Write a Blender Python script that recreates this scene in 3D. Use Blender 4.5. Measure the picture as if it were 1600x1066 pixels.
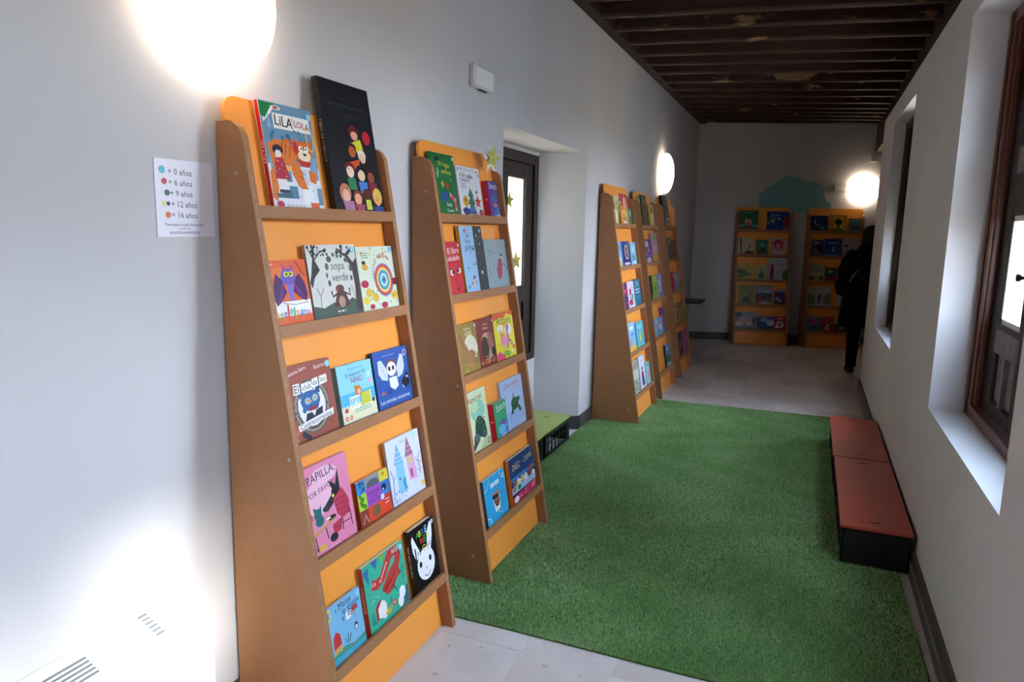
import bpy, math, random
import numpy as np
from math import sin, cos, pi, radians, atan, atan2, sqrt
from mathutils import Vector, Matrix, noise

random.seed(7)
for o in list(bpy.data.objects):
    bpy.data.objects.remove(o, do_unlink=True)
SC = bpy.context.scene
C = SC.collection

# ------------------------------------------------------------------ camera
YAW, PITCH, ROLL = -.3931, -.1575, .0206
H = 1.6
cy, sy, cp, sp = cos(YAW), sin(YAW), cos(PITCH), sin(PITCH)
F = Vector((sy*cp, cy*cp, sp)); RT = Vector((cy, -sy, 0)); UP = RT.cross(F)
R2 = cos(ROLL)*RT + sin(ROLL)*UP; U2 = -sin(ROLL)*RT + cos(ROLL)*UP
cam_d = bpy.data.cameras.new('camera'); cam = bpy.data.objects.new('camera', cam_d); C.objects.link(cam)
m = Matrix((R2, U2, -F)).transposed().to_4x4(); m.translation = Vector((0, 0, H))
cam.matrix_world = m
cam_d.sensor_width = 36; cam_d.lens = 1115.0*36/1600; cam_d.clip_start = .02; cam_d.clip_end = 200
SC.camera = cam

# ------------------------------------------------------------------ world, sun, exposure
SC.view_settings.view_transform = 'Standard'; SC.view_settings.look = 'None'
SC.view_settings.gamma = 1.0; SC.view_settings.use_curve_mapping = False
SC.view_settings.exposure = 0.0
SKY = 42.0
wd = bpy.data.worlds.new('world'); SC.world = wd; wd.use_nodes = True
nt = wd.node_tree; nt.nodes.clear()
out = nt.nodes.new('ShaderNodeOutputWorld'); bg = nt.nodes.new('ShaderNodeBackground')
tc = nt.nodes.new('ShaderNodeTexCoord'); sx = nt.nodes.new('ShaderNodeSeparateXYZ'); rp = nt.nodes.new('ShaderNodeValToRGB')
mr = nt.nodes.new('ShaderNodeMapRange'); mr.inputs[1].default_value = -1; mr.inputs[2].default_value = 1
nt.links.new(tc.outputs['Generated'], sx.inputs[0]); nt.links.new(sx.outputs[2], mr.inputs[0])
nt.links.new(mr.outputs[0], rp.inputs[0]); nt.links.new(rp.outputs[0], bg.inputs[0]); nt.links.new(bg.outputs[0], out.inputs[0])
cr = rp.color_ramp
cr.elements[0].position = .0; cr.elements[0].color = (.16, .15, .14, 1)
cr.elements[1].position = 1.0; cr.elements[1].color = (.54, .71, 1.0, 1)
for p_, c_ in ((.49, (.22, .21, .20, 1)), (.52, (.72, .80, .95, 1)), (.7, (.67, .79, 1.0, 1))):
    e = cr.elements.new(p_); e.color = c_
bg.inputs[1].default_value = SKY

def add_light(name, kind, loc, **kw):
    d = bpy.data.lights.new(name, kind); o = bpy.data.objects.new(name, d); C.objects.link(o); o.location = loc
    for k, v in kw.items(): setattr(d, k, v)
    return o
sun = add_light('sun', 'SUN', (0, -6, 8), energy=23, angle=radians(8.0), color=(1.0, .96, .90))
sun.rotation_euler = Vector((-.78, .405, -.58)).to_track_quat('-Z', 'Y').to_euler()
def portal(name, loc, dirn, sx_, sy_):
    d = bpy.data.lights.new(name, 'AREA'); d.shape = 'RECTANGLE'; d.size = sx_; d.size_y = sy_
    d.cycles.is_portal = True
    o = bpy.data.objects.new(name, d); C.objects.link(o); o.location = loc
    o.rotation_euler = Vector(dirn).to_track_quat('-Z', 'Z').to_euler()

# ------------------------------------------------------------------ constants
L = -1.6406; RW = .5657; TH_R = .245
ZC = 3.12; ZT = 2.72; YR = 8.2; YF = -1.3
ES = .28; EY = 11.35                       # far wall: y = EY + ES*x
def endy(x): return EY + ES*x
for i_, (ya, yb) in enumerate(((2.385, 3.812), (5.68, 7.11), (-.905, .522))):
    portal('portal', (RW+TH_R+.02, (ya+yb)/2, 1.675), (-1, 0, 0), 1.43, 1.76)
portal('portal', (L-.46, 4.57, 1.35), (1, 0, 0), 1.2, 1.6)

# ------------------------------------------------------------------ materials
def lin(h):
    if isinstance(h, str): h = tuple(int(h[i:i+2], 16)/255 for i in (0, 2, 4))
    return tuple((c/12.92 if c <= .04045 else ((c+.055)/1.055)**2.4) for c in h) + (1,)
def newmat(name, col, rough=.6, spec=.5, metal=0):
    mt = bpy.data.materials.new(name); mt.use_nodes = True
    b = mt.node_tree.nodes['Principled BSDF']
    b.inputs['Base Color'].default_value = lin(col); b.inputs['Roughness'].default_value = rough
    b.inputs['Specular IOR Level'].default_value = spec; b.inputs['Metallic'].default_value = metal
    return mt
def noisy(name, c1, c2, scale=8, detail=6, rough=.6, spec=.4, bump=0, bscale=None, stretch=(1, 1, 1), lo=.35, hi=.65, r2=None):
    mt = newmat(name, c1, rough, spec); n = mt.node_tree.nodes; l = mt.node_tree.links; b = n['Principled BSDF']
    t = n.new('ShaderNodeTexCoord'); mp = n.new('ShaderNodeMapping'); mp.inputs['Scale'].default_value = stretch
    l.new(t.outputs['Object'], mp.inputs[0])
    no = n.new('ShaderNodeTexNoise'); no.inputs['Scale'].default_value = scale; no.inputs['Detail'].default_value = detail
    l.new(mp.outputs[0], no.inputs['Vector'])
    r = n.new('ShaderNodeValToRGB'); r.color_ramp.elements[0].position = lo; r.color_ramp.elements[1].position = hi
    r.color_ramp.elements[0].color = lin(c1); r.color_ramp.elements[1].color = lin(c2)
    l.new(no.outputs[0], r.inputs[0]); l.new(r.outputs[0], b.inputs['Base Color'])
    if bump:
        n2 = n.new('ShaderNodeTexNoise'); n2.inputs['Scale'].default_value = bscale or scale*4; n2.inputs['Detail'].default_value = 4
        l.new(mp.outputs[0], n2.inputs['Vector'])
        bp = n.new('ShaderNodeBump'); bp.inputs['Strength'].default_value = bump; bp.inputs['Distance'].default_value = .01
        l.new(n2.outputs[0], bp.inputs['Height']); l.new(bp.outputs[0], b.inputs['Normal'])
    return mt
M = {}
M['wall'] = noisy('wall_plaster', 'c8c5c7', 'cfccce', 1.3, 3, .85, .2, .08, 14)
M['reveal'] = M['wall']
M['wallend'] = M['wall']
M['mdf'] = noisy('mdf', 'a06c45', 'a5714a', 18, 3, .5, .4)
M['ply'] = noisy('ply_edge', '8d6848', 'b58e68', 60, 4, .6, .3)
M['orange'] = noisy('orange_laminate', 'f39a3e', 'f59e43', 3, 2, .42, .4)
M['wood'] = noisy('dark_joist_wood', '22110b', '40211a', 5, 8, .6, .4, .5, 30, (3, 30, 8), .3, .75)
def joist_mat():
    mt = noisy('old_joist_wood', '25100a', '4c2513', 3, 8, .55, .4, .5, 40, (1.2, 9, 9), .3, .8)
    n = mt.node_tree.nodes; l = mt.node_tree.links; b = n['Principled BSDF']
    base = b.inputs['Base Color'].links[0].from_socket
    t = n.new('ShaderNodeTexCoord'); mp = n.new('ShaderNodeMapping'); mp.inputs['Scale'].default_value = (.8, 2.4, 2.4)
    l.new(t.outputs['Object'], mp.inputs[0])
    no = n.new('ShaderNodeTexNoise'); no.inputs['Scale'].default_value = 3.2; no.inputs['Detail'].default_value = 5
    l.new(mp.outputs[0], no.inputs['Vector'])
    r = n.new('ShaderNodeValToRGB'); r.color_ramp.elements[0].position = .625; r.color_ramp.elements[1].position = .66
    l.new(no.outputs[0], r.inputs[0])
    mx = n.new('ShaderNodeMix'); mx.data_type = 'RGBA'
    l.new(r.outputs[0], mx.inputs[0]); l.new(base, mx.inputs[6]); mx.inputs[7].default_value = lin('8c6a48')
    l.new(mx.outputs[2], b.inputs['Base Color'])
    return mt
M['joist'] = joist_mat()
M['winwood'] = noisy('reddish_window_wood', '52291a', '643522', 3, 4, .32, .5, .06, 30, (10, 10, .8))
M['darkwood'] = noisy('dark_window_wood', '291c18', '352620', 4, 5, .55, .25, .15, 30, (10, 10, 1.5))
M['greywood'] = noisy('grey_mauve_sash_wood', '5c4d4c', '75656a', 5, 5, .5, .4, .1, 30, (10, 10, 1.5))
M['base'] = noisy('dark_skirting', '3e3c3c', '4a4747', 6, 4, .35, .5)
M['base2'] = noisy('dark_olive_skirting', '43443f', '4f4f49', 6, 4, .45, .5)
M['line'] = newmat('pale_line', '8c8a88', .6)
M['metal'] = newmat('brushed_metal', 'b0aca6', .35, .5, 1)
M['black'] = newmat('black_plastic', '121314', .5)
M['red'] = noisy('red_bench_board', 'a8402f', 'b04735', 4, 3, .36, .5)
M['green'] = noisy('lime_bench_board', '9aa55a', 'a2ad62', 4, 3, .5, .4)
M['white'] = newmat('white_plastic', 'f0f0f0', .4)
M['offwhite'] = newmat('offwhite_plastic', 'd6d3d2', .5)
M['greyslot'] = newmat('grey_slot', '6d7278', .6)
M['slot'] = newmat('slot_dark', '1d1a1a', .7)
M['paper'] = newmat('paper', 'e4e2ee', .3, .5)
M['pages'] = newmat('book_pages', 'e9e2d2', .8, .2)
M['cloud'] = newmat('teal_cloud_board', '7fb2b8', .7, .2)
M['rugbase'] = newmat('rug_backing', '4a6e42', .9, .1)
M['gold'] = noisy('gold_glitter', '8c8428', 'cfc65e', 300, 2, .45, .6)
M['cream'] = noisy('cream_render', 'ddd3bd', 'e8dfca', 1, 3, .9, .1)
M['coat'] = newmat('black_coat', '060607', .9, .1)
M['hair'] = newmat('black_hair', '0a0808', .7, .2)
M['skin'] = newmat('skin', 'c08a70', .6)
M['shoe'] = newmat('dark_red_shoe', '2a0d0e', .6)
M['strap'] = newmat('grey_strap', '8c8c86', .6)
M['tabletop'] = newmat('dark_tabletop', '1c1d1a', .5)
M['greypanel'] = newmat('grey_panel', '3c3d40', .5)
def tile_mat():
    mt = noisy('limestone_tile', 'cdc4c2', 'd9d1ce', 5, 8, .42, .45, .05, 20)
    n = mt.node_tree.nodes; l = mt.node_tree.links; b = n['Principled BSDF']
    base = b.inputs['Base Color'].links[0].from_socket
    oi = n.new('ShaderNodeObjectInfo'); rr = n.new('ShaderNodeValToRGB')
    rr.color_ramp.elements[0].color = lin('d8c8bc'); rr.color_ramp.elements[1].color = (1, 1, 1, 1); rr.color_ramp.elements[1].position = .6
    l.new(oi.outputs['Random'], rr.inputs[0])
    mx = n.new('ShaderNodeMix'); mx.data_type = 'RGBA'; mx.blend_type = 'MULTIPLY'; mx.inputs[0].default_value = .5
    l.new(base, mx.inputs[6]); l.new(rr.outputs[0], mx.inputs[7])
    # fossil flecks
    t = n.new('ShaderNodeTexCoord'); vo = n.new('ShaderNodeTexNoise'); vo.inputs['Scale'].default_value = 22; vo.inputs['Detail'].default_value = 9
    l.new(t.outputs['Object'], vo.inputs['Vector'])
    r2 = n.new('ShaderNodeValToRGB'); r2.color_ramp.elements[0].position = .27; r2.color_ramp.elements[1].position = .36
    r2.color_ramp.elements[0].color = lin('8f8178'); r2.color_ramp.elements[1].color = (1, 1, 1, 1)
    l.new(vo.outputs[0], r2.inputs[0])
    m2 = n.new('ShaderNodeMix'); m2.data_type = 'RGBA'; m2.blend_type = 'MULTIPLY'; m2.inputs[0].default_value = .6
    l.new(mx.outputs[2], m2.inputs[6]); l.new(r2.outputs[0], m2.inputs[7]); l.new(m2.outputs[2], b.inputs['Base Color'])
    return mt
M['tile'] = tile_mat()
M['render'] = noisy('white_render', 'c9cbd0', 'd2d4d8', 1, 3, .9, .1)
M['grout'] = newmat('grout', 'd5d2cf', .8)
def glass_mat():
    mt = bpy.data.materials.new('window_glass'); mt.use_nodes = True; n = mt.node_tree.nodes; l = mt.node_tree.links; n.clear()
    o = n.new('ShaderNodeOutputMaterial'); tr = n.new('ShaderNodeBsdfTransparent'); gl = n.new('ShaderNodeBsdfGlossy')
    gl.inputs['Roughness'].default_value = .02; mx = n.new('ShaderNodeMixShader'); fr = n.new('ShaderNodeFresnel'); fr.inputs[0].default_value = 1.35
    tr.inputs[0].default_value = (.95, .97, .96, 1)
    ge = n.new('ShaderNodeNewGeometry'); su = n.new('ShaderNodeMath'); su.operation = 'SUBTRACT'; su.inputs[0].default_value = 1; l.new(ge.outputs['Backfacing'], su.inputs[1])
    mu = n.new('ShaderNodeMath'); mu.operation = 'MULTIPLY'; l.new(fr.outputs[0], mu.inputs[0]); l.new(su.outputs[0], mu.inputs[1])
    l.new(mu.outputs[0], mx.inputs[0]); l.new(tr.outputs[0], mx.inputs[1]); l.new(gl.outputs[0], mx.inputs[2]); l.new(mx.outputs[0], o.inputs[0])
    return mt
M['glass'] = glass_mat()
def emis(name, col, s):
    mt = bpy.data.materials.new(name); mt.use_nodes = True; b = mt.node_tree.nodes['Principled BSDF']
    b.inputs['Base Color'].default_value = (1, 1, 1, 1); b.inputs['Emission Color'].default_value = col; b.inputs['Emission Strength'].default_value = s
    return mt
M['lamp'] = emis('opal_lamp_glass', (1.0, .80, .58, 1), 7.0)
def grass_mat():
    mt = newmat('grass_fibre', '3d7a42', .55, .3); n = mt.node_tree.nodes; l = mt.node_tree.links; b = n['Principled BSDF']
    a = n.new('ShaderNodeAttribute'); a.attribute_name = 'tint'
    r = n.new('ShaderNodeValToRGB'); r.color_ramp.elements[0].color = lin('6c9455'); r.color_ramp.elements[1].color = lin('cfe0b4')
    e = r.color_ramp.elements.new(.55); e.color = lin('94bd78')
    l.new(a.outputs['Fac'], r.inputs[0]); l.new(r.outputs[0], b.inputs['Base Color'])
    return mt
M['grass'] = grass_mat()
INK = {}
def ink(h):
    if h not in INK: INK[h] = newmat('print_ink', h, .38, .4)
    return INK[h]

# ------------------------------------------------------------------ mesh helpers
class MB:
    def __init__(s): s.v = []; s.f = []; s.m = []
    def add(s, vs, fs, mi=0):
        n = len(s.v); s.v += [tuple(v) for v in vs]; s.f += [tuple(i+n for i in f) for f in fs]; s.m += [mi]*len(fs); return s
    def box(s, x0, y0, z0, x1, y1, z1, mi=0, mat=None):
        vs = [Vector((x, y, z)) for z in (z0, z1) for y in (y0, y1) for x in (x0, x1)]
        if mat: vs = [mat @ v for v in vs]
        return s.add(vs, [(0, 2, 3, 1), (4, 5, 7, 6), (0, 1, 5, 4), (2, 6, 7, 3), (0, 4, 6, 2), (1, 3, 7, 5)], mi)
    def prism(s, poly, d0, d1, axis, mi=0):      # poly (a,b) extruded on axis; axis 'x': (y,z)  'y': (x,z)  'z': (x,y)
        def P(a, b, d): return {'x': (d, a, b), 'y': (a, d, b), 'z': (a, b, d)}[axis]
        n = len(poly); vs = [P(a, b, d0) for a, b in poly] + [P(a, b, d1) for a, b in poly]
        fs = [tuple(range(n))[::-1], tuple(range(n, 2*n))] + [(i, (i+1) % n, n+(i+1) % n, n+i) for i in range(n)]
        return s.add(vs, fs, mi)
    def tube(s, pts, r, n=8, mi=0, caps=True):
        pts = [Vector(p) for p in pts]; rs = r if isinstance(r, (list, tuple)) else [r]*len(pts); vs = []; fs = []
        for i, p in enumerate(pts):
            t = (pts[min(i+1, len(pts)-1)] - pts[max(i-1, 0)]).normalized()
            a = t.cross(Vector((0, 0, 1)));  a = a if a.length > .1 else t.cross(Vector((1, 0, 0))); a.normalize(); b = t.cross(a)
            for k in range(n): vs.append(p + rs[i]*(cos(2*pi*k/n)*a + sin(2*pi*k/n)*b))
        for i in range(len(pts)-1):
            for k in range(n): fs.append((i*n+k, i*n+(k+1) % n, (i+1)*n+(k+1) % n, (i+1)*n+k))
        if caps: fs += [tuple(range(n))[::-1], tuple(range((len(pts)-1)*n, len(pts)*n))]
        return s.add(vs, fs, mi)
    def lathe(s, prof, mat=None, n=40, mi=0):      # prof (r,z)
        vs = []; fs = []
        for r, z in prof:
            for k in range(n):
                v = Vector((r*cos(2*pi*k/n), r*sin(2*pi*k/n), z)); vs.append(mat @ v if mat else v)
        for i in range(len(prof)-1):
            for k in range(n): fs.append((i*n+k, i*n+(k+1) % n, (i+1)*n+(k+1) % n, (i+1)*n+k))
        return s.add(vs, fs, mi)
    def mesh(s, name, mats, smooth=False):
        me = bpy.data.meshes.new(name); me.from_pydata(s.v, [], s.f)
        mats = mats if isinstance(mats, (list, tuple)) else [mats]
        for q in mats: me.materials.append(q)
        me.polygons.foreach_set('material_index', s.m)
        if smooth: me.polygons.foreach_set('use_smooth', [True]*len(s.f))
        me.update(); return me
    def obj(s, name, mats, parent=None, smooth=False, bevel=0):
        o = bpy.data.objects.new(name, s.mesh(name, mats, smooth)); C.objects.link(o)
        if parent: o.parent = parent
        if bevel:
            b = o.modifiers.new('bevel', 'BEVEL'); b.width = bevel; b.segments = 2; b.limit_method = 'ANGLE'; b.angle_limit = radians(40)
        return o
def tag(o, label=None, cat=None, group=None, kind=None):
    if label: o['label'] = label
    if cat: o['category'] = cat
    if group: o['group'] = group
    if kind: o['kind'] = kind
    return o
def empty(name, loc=(0, 0, 0), rz=0):
    o = bpy.data.objects.new(name, None); C.objects.link(o); o.location = loc; o.rotation_euler = (0, 0, rz); o.empty_display_size = .1; return o
def arc(cx, cy_, r, a0, a1, n=6): return [(cx+r*cos(radians(a0+(a1-a0)*i/n)), cy_+r*sin(radians(a0+(a1-a0)*i/n))) for i in range(n+1)]
_txt = {}
def text_geo(t):
    if t not in _txt:
        cu = bpy.data.curves.new('t', 'FONT'); cu.body = t; cu.resolution_u = 2; cu.size = 1; cu.align_x = 'LEFT'
        o = bpy.data.objects.new('t', cu); C.objects.link(o)
        dg = bpy.context.evaluated_depsgraph_get(); me = bpy.data.meshes.new_from_object(o.evaluated_get(dg))
        vs = [(v.co.x, v.co.y) for v in me.vertices]; fs = [tuple(p.vertices) for p in me.polygons]
        bpy.data.objects.remove(o, do_unlink=True); bpy.data.meshes.remove(me)
        x0 = min(v[0] for v in vs); x1 = max(v[0] for v in vs); y0 = min(v[1] for v in vs); y1 = max(v[1] for v in vs)
        _txt[t] = ([(x-(x0+x1)/2, y-(y0+y1)/2) for x, y in vs], fs, x1-x0, y1-y0)
    return _txt[t]

# ------------------------------------------------------------------ flat print
# One line per shape, numbers are fractions of the cover:  R rect  E ellipse  P polygon  L line  S star  O ring  D scatter  B lines of small print  T lettering
LAY = .000014
class Art:
    def __init__(s, w, h, f0=0): s.w = w; s.h = h; s.f0 = f0; s.a = MB(); s.t = MB(); s.cols = []; s.tc = []; s.n = 1
    def ci(s, c, lst):
        if c not in lst: lst.append(c)
        return lst.index(c)
    def Y(s, y): return min(1, max(0, s.f0+y*(1-s.f0)))*s.h
    def poly(s, c, pts):
        z = -LAY*s.n; s.n += 1
        pts = [(min(1, max(0, x))*s.w, s.Y(y)) for x, y in pts]
        s.a.add([(x, z, y) for x, y in pts], [tuple(range(len(pts)))], s.ci(c, s.cols))
    def run(s, src):
        for ln in src.replace('\n', ';').split(';'):
            q = ln.split()
            if not q: continue
            k, c = q[0], q[1]
            if k == 'T':
                n = [float(x) for x in q[2:6]]; s.text(c, ' '.join(q[6:]), *n); continue
            n = [float(x) for x in q[2:]]
            if k == 'R': s.poly(c, [(n[0], n[1]), (n[2], n[1]), (n[2], n[3]), (n[0], n[3])])
            elif k == 'E': s.poly(c, [(n[0]+n[2]*cos(2*pi*i/18), n[1]+n[3]*sin(2*pi*i/18)) for i in range(18)])
            elif k == 'P': s.poly(c, [(n[i], n[i+1]) for i in range(0, len(n), 2)])
            elif k == 'S': s.poly(c, [(n[0]+(n[2] if i % 2 == 0 else n[2]*.42)*sin(2*pi*i/10), n[1]+(n[2] if i % 2 == 0 else n[2]*.42)*cos(2*pi*i/10)*s.w/s.h) for i in range(10)])
            elif k == 'O':
                for q2 in (0, 1):
                    pass
                z = -LAY*s.n; s.n += 1; N = 24
                o = [(n[0]+n[2]*cos(2*pi*i/N), n[1]+n[3]*sin(2*pi*i/N)) for i in range(N)]; i_ = [(n[0]+(n[2]-n[4])*cos(2*pi*i/N), n[1]+(n[3]-n[4]*s.w/s.h)*sin(2*pi*i/N)) for i in range(N)]
                s.a.add([(min(1, max(0, x))*s.w, z, s.Y(y)) for x, y in o+i_], [(i, (i+1) % N, N+(i+1) % N, N+i) for i in range(N)], s.ci(c, s.cols))
            elif k == 'L':
                wd_ = n[0]; p = [(n[i], n[i+1]) for i in range(1, len(n), 2)]
                p = [(x*s.w, y*s.h) for x, y in p]; lf = []; rg = []
                for i in range(len(p)):
                    a = p[max(0, i-1)]; b = p[min(len(p)-1, i+1)]; dx, dy = b[0]-a[0], b[1]-a[1]; d = sqrt(dx*dx+dy*dy) or 1
                    nx, ny = -dy/d*wd_*s.w/2, dx/d*wd_*s.w/2; lf.append(((p[i][0]+nx)/s.w, (p[i][1]+ny)/s.h)); rg.append(((p[i][0]-nx)/s.w, (p[i][1]-ny)/s.h))
                z = -LAY*s.n; s.n += 1; N = len(p)
                s.a.add([(min(1, max(0, x))*s.w, z, s.Y(y)) for x, y in lf+rg], [(i, i+1, N+i+1, N+i) for i in range(N-1)], s.ci(c, s.cols))
            elif k == 'D':
                rn = random.Random(int(n[6]) if len(n) > 6 else 3)
                for _ in range(int(n[0])):
                    x = rn.uniform(n[1], n[3]); y = rn.uniform(n[2], n[4]); r = n[5]*rn.uniform(.6, 1.3); a0 = rn.random()*6
                    s.poly(c, [(x+r*cos(a0+i)*rn.uniform(.7, 1.1), y+r*sin(a0+i)*s.w/s.h) for i in (0, 1.2, 2.4, 3.7, 5)])
            elif k == 'B':
                rn = random.Random(5); y = n[3]; 
                while y > n[1]:
                    x = n[0]
                    while x < n[2]:
                        l_ = rn.uniform(.03, .07); s.poly(c, [(x, y), (min(x+l_, n[2]), y), (min(x+l_, n[2]), y-n[4]), (x, y-n[4])]); x += l_+.02
                    y -= n[4]*2.2
    def text(s, c, t, x, y, wd_, rot):
        vs, fs, tw, th = text_geo(t); k = wd_*s.w/tw; a = radians(rot); z = -LAY*(s.n+2); s.n += 1
        s.t.add([(x*s.w+k*(vx*cos(a)-vy*sin(a)), z, s.Y(y)+k*(vx*sin(a)+vy*cos(a))) for vx, vy in vs], fs, s.ci(c, s.tc))
    def build(s, parent, loc, names=('cover_art', 'lettering')):
        for mb, cols, nm in ((s.a, s.cols, names[0]), (s.t, s.tc, names[1])):
            if mb.f:
                o = mb.obj(nm, [ink(c) for c in cols], parent); o.location = loc

# ================================================================== THE SETTING
XO = 2.3
def slab(name, boxes, mat, kind='structure'):
    b = MB()
    for q in boxes: b.box(*q)
    return tag(b.obj(name, mat), kind=kind)
# floor
floor = slab('floor', [(-2.0, YF-.2, -.12, RW+.2, 12.4, -.0015), (RW+.2, YR-.02, -.12, XO+.1, 12.4, -.0015)], M['grout'])
tx, ty = .346, .42
tb = MB().box(.0015, .0015, -.012, tx-.0015, ty-.0015, 0)
tb = tb.mesh('floor_tile', M['tile'])
for i in range(-3, 9):
    for j in range(-4, 26):
        x = -.902 + i*tx + (0 if True else 0); y = 8.43 + (j-19)*ty + (ty/2 if i % 2 else 0)
        if x < -2.0 or x > XO-.3: continue
        if x > RW-.02 and y < YR-.1: continue
        if x < L-.02 and not (3.4 < y < 5.5): continue
        if -1.55 < x and x+tx < .45 and y > 2.55 and y+ty < 6.6: continue
        if y + .02 > endy(x) or y < YF-.3: continue
        o = bpy.data.objects.new('floor_tile', tb); C.objects.link(o); o.location = (x, y, random.uniform(-.0004, .0004)); o.parent = floor
# left wall with the window niche
NY0, NY1, NZ, ND = 3.771, 5.38, 2.168, .33
NB0, NB1 = 3.93, 5.22                     # back of the splayed niche
WZ0, WZ1 = .585, 2.14
w = MB(); XB = L-.42
w.box(XB, YF-.2, 0, L, NY0, 3.34); w.box(XB, NY1, 0, L, endy(L)+.3, 3.34)
w.box(XB, NY0, NZ, L, NY1, 3.34)
w.prism([(L-ND, NB0), (L, NY0), (XB, NY0), (XB, NB0)], 0, NZ, 'z')
w.prism([(L, NY1), (L-ND, NB1), (XB, NB1), (XB, NY1)], 0, NZ, 'z')
w.box(XB, NB0, 0, L-ND, NB1, WZ0); w.box(XB, NB0, WZ1, L-ND, NB1, NZ)
tag(w.obj('wall_left', M['wall']), kind='structure')
# right wall, 2.72 m high, with three window openings
WIN = [(2.385, 3.812), (5.68, 7.11), (-.905, .522)]; RZ0, RZ1 = .795, 2.555
w = MB(); X0, X1 = RW, RW+TH_R
ys = [YF-.2, WIN[2][0], WIN[2][1], WIN[0][0], WIN[0][1], WIN[1][0], WIN[1][1], YR]
for i in range(0, 8, 2): w.box(X0, ys[i], 0, X1, ys[i+1], ZT)
for a, b in WIN: w.box(X0, a, 0, X1, b, RZ0); w.box(X0, a, RZ1, X1, b, ZT)
w.box(X1, YR-.02, 0, XO+.1, YR+.0, 3.34)
tag(w.obj('wall_right', M['wall']), kind='structure')
slab('wall_outer_and_sky_block', [(XB, YF-4, 3.34, XB+.2, 30, 9.0), (XB, 12.6, 0, XB+.2, 30, 3.34), (X1, YF-.2, ZT-.05, X1+.1, YR, 3.34), (XO, YR-.1, 0, XO+.1, 12.5, 3.34)], M['wood'])  # tall boxes outside on the left added to cut sky light on the facade
# far wall (skewed)
w = MB(); w.prism([(-2.0, endy(-2.0)), (XO+.2, endy(XO+.2)), (XO+.2, endy(XO+.2)+.2), (-2.0, endy(-2.0)+.2)], 0, 3.34, 'z')
tag(w.obj('wall_back', M['wallend']), kind='structure')
slab('wall_front', [(-2.0, YF-.2, 0, X1, YF, 3.34)], M['wall'])
# ceiling: boards above joists
ceil_ = slab('ceiling', [(XB, YF-.2, 3.30, X1+.1, 12.6, 3.42), (X1+.1, YR-.1, 3.30, XO+.1, 12.6, 3.42)], M['wood'])
pb = MB().box(-.098, YF-.1, 3.262, .098, 12.3, 3.30).mesh('ceiling_board', M['joist'])
x = L+.1
while x < .78:
    o = bpy.data.objects.new('ceiling_board', pb); C.objects.link(o); o.location = (x, 0, random.uniform(-.004, .004)); o.parent = ceil_; x += .2
jy = [5.482, 5.874, 6.308, 6.745, 7.141, 7.559, 8.031, 8.491, 8.884, 9.317, 9.695, 9.999, 10.324, 10.65, 10.97]
jy = [5.482-.43*k for k in range(15, 0, -1)] + jy
for y in jy:
    sk = min(.28, max(.10, .12+.028*(y-5.4)))
    b = MB(); n = 14; vs = []
    xe = .70 if y < YR else 1.6
    rr = random.Random(int(y*97))
    for i in range(n+1):
        xx = L+.05+(xe-L-.05)*i/n; yc = y+sk*(xx+.5) + rr.uniform(-.004, .004); hw = .045+rr.uniform(-.004, .004); zb = ZC+rr.uniform(-.0025, .0025) - .018*(xx+.5)*.6
        vs += [(xx, yc-hw, 3.27), (xx, yc-hw, zb+.012), (xx, yc-hw+.012, zb), (xx, yc+hw-.012, zb), (xx, yc+hw, zb+.012), (xx, yc+hw, 3.27)]
    fs = [tuple(range(6)), tuple(range(n*6, n*6+6))[::-1]]
    for i in range(n):
        for k in range(6): fs.append((i*6+k, i*6+(k+1) % 6, (i+1)*6+(k+1) % 6, (i+1)*6+k))
    b.add(vs, fs); b.obj('joist', M['joist'], ceil_)
bm_ = MB(); bm_.box(L+.002, YF, 3.134, L+.09, endy(L)-.01, 3.262); bm_.obj('wall_plate', M['wood'], ceil_)
bm_ = MB(); bm_.box(.705, YF, 2.74, .80, endy(.70)-.01, 3.262); bm_.obj('wall_plate', M['wood'], ceil_)
# skirtings
def runbase(name, segs, mat, h=.11, t=.014):
    b = MB()
    for (ax, ay), (bx, by), n_ in segs:
        d = Vector((bx-ax, by-ay, 0)); nn = Vector((-d.y, d.x, 0)).normalized()*t*n_
        b.prism([(ax, ay), (bx, by), (bx+nn.x, by+nn.y), (ax+nn.x, ay+nn.y)], 0.001, h, 'z')
    return tag(b.obj(name, mat), kind='structure')
runbase('baseboard_left', [((L, YF), (L, NY0), -1), ((L, NY0), (L-ND, NB0), -1), ((L-ND, NB0), (L-ND, NB1), -1), ((L-ND, NB1), (L, NY1), -1), ((L, NY1), (L, endy(L)-.02), -1)], M['base'])
rb = tag(MB().box(RW-.022, YF, .001, RW, YR, .058).obj('baseboard_right', M['base']), kind='structure')
MB().box(RW-.023, YF, .0585, RW, YR, .062).obj('joint_strip', M['line'], rb)
MB().box(RW-.016, YF, .0625, RW, YR, .115).obj('top_moulding', M['base2'], rb)
runbase('baseboard_back', [((L, endy(L)), (XO, endy(XO)), -1)], M['base'])

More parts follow.
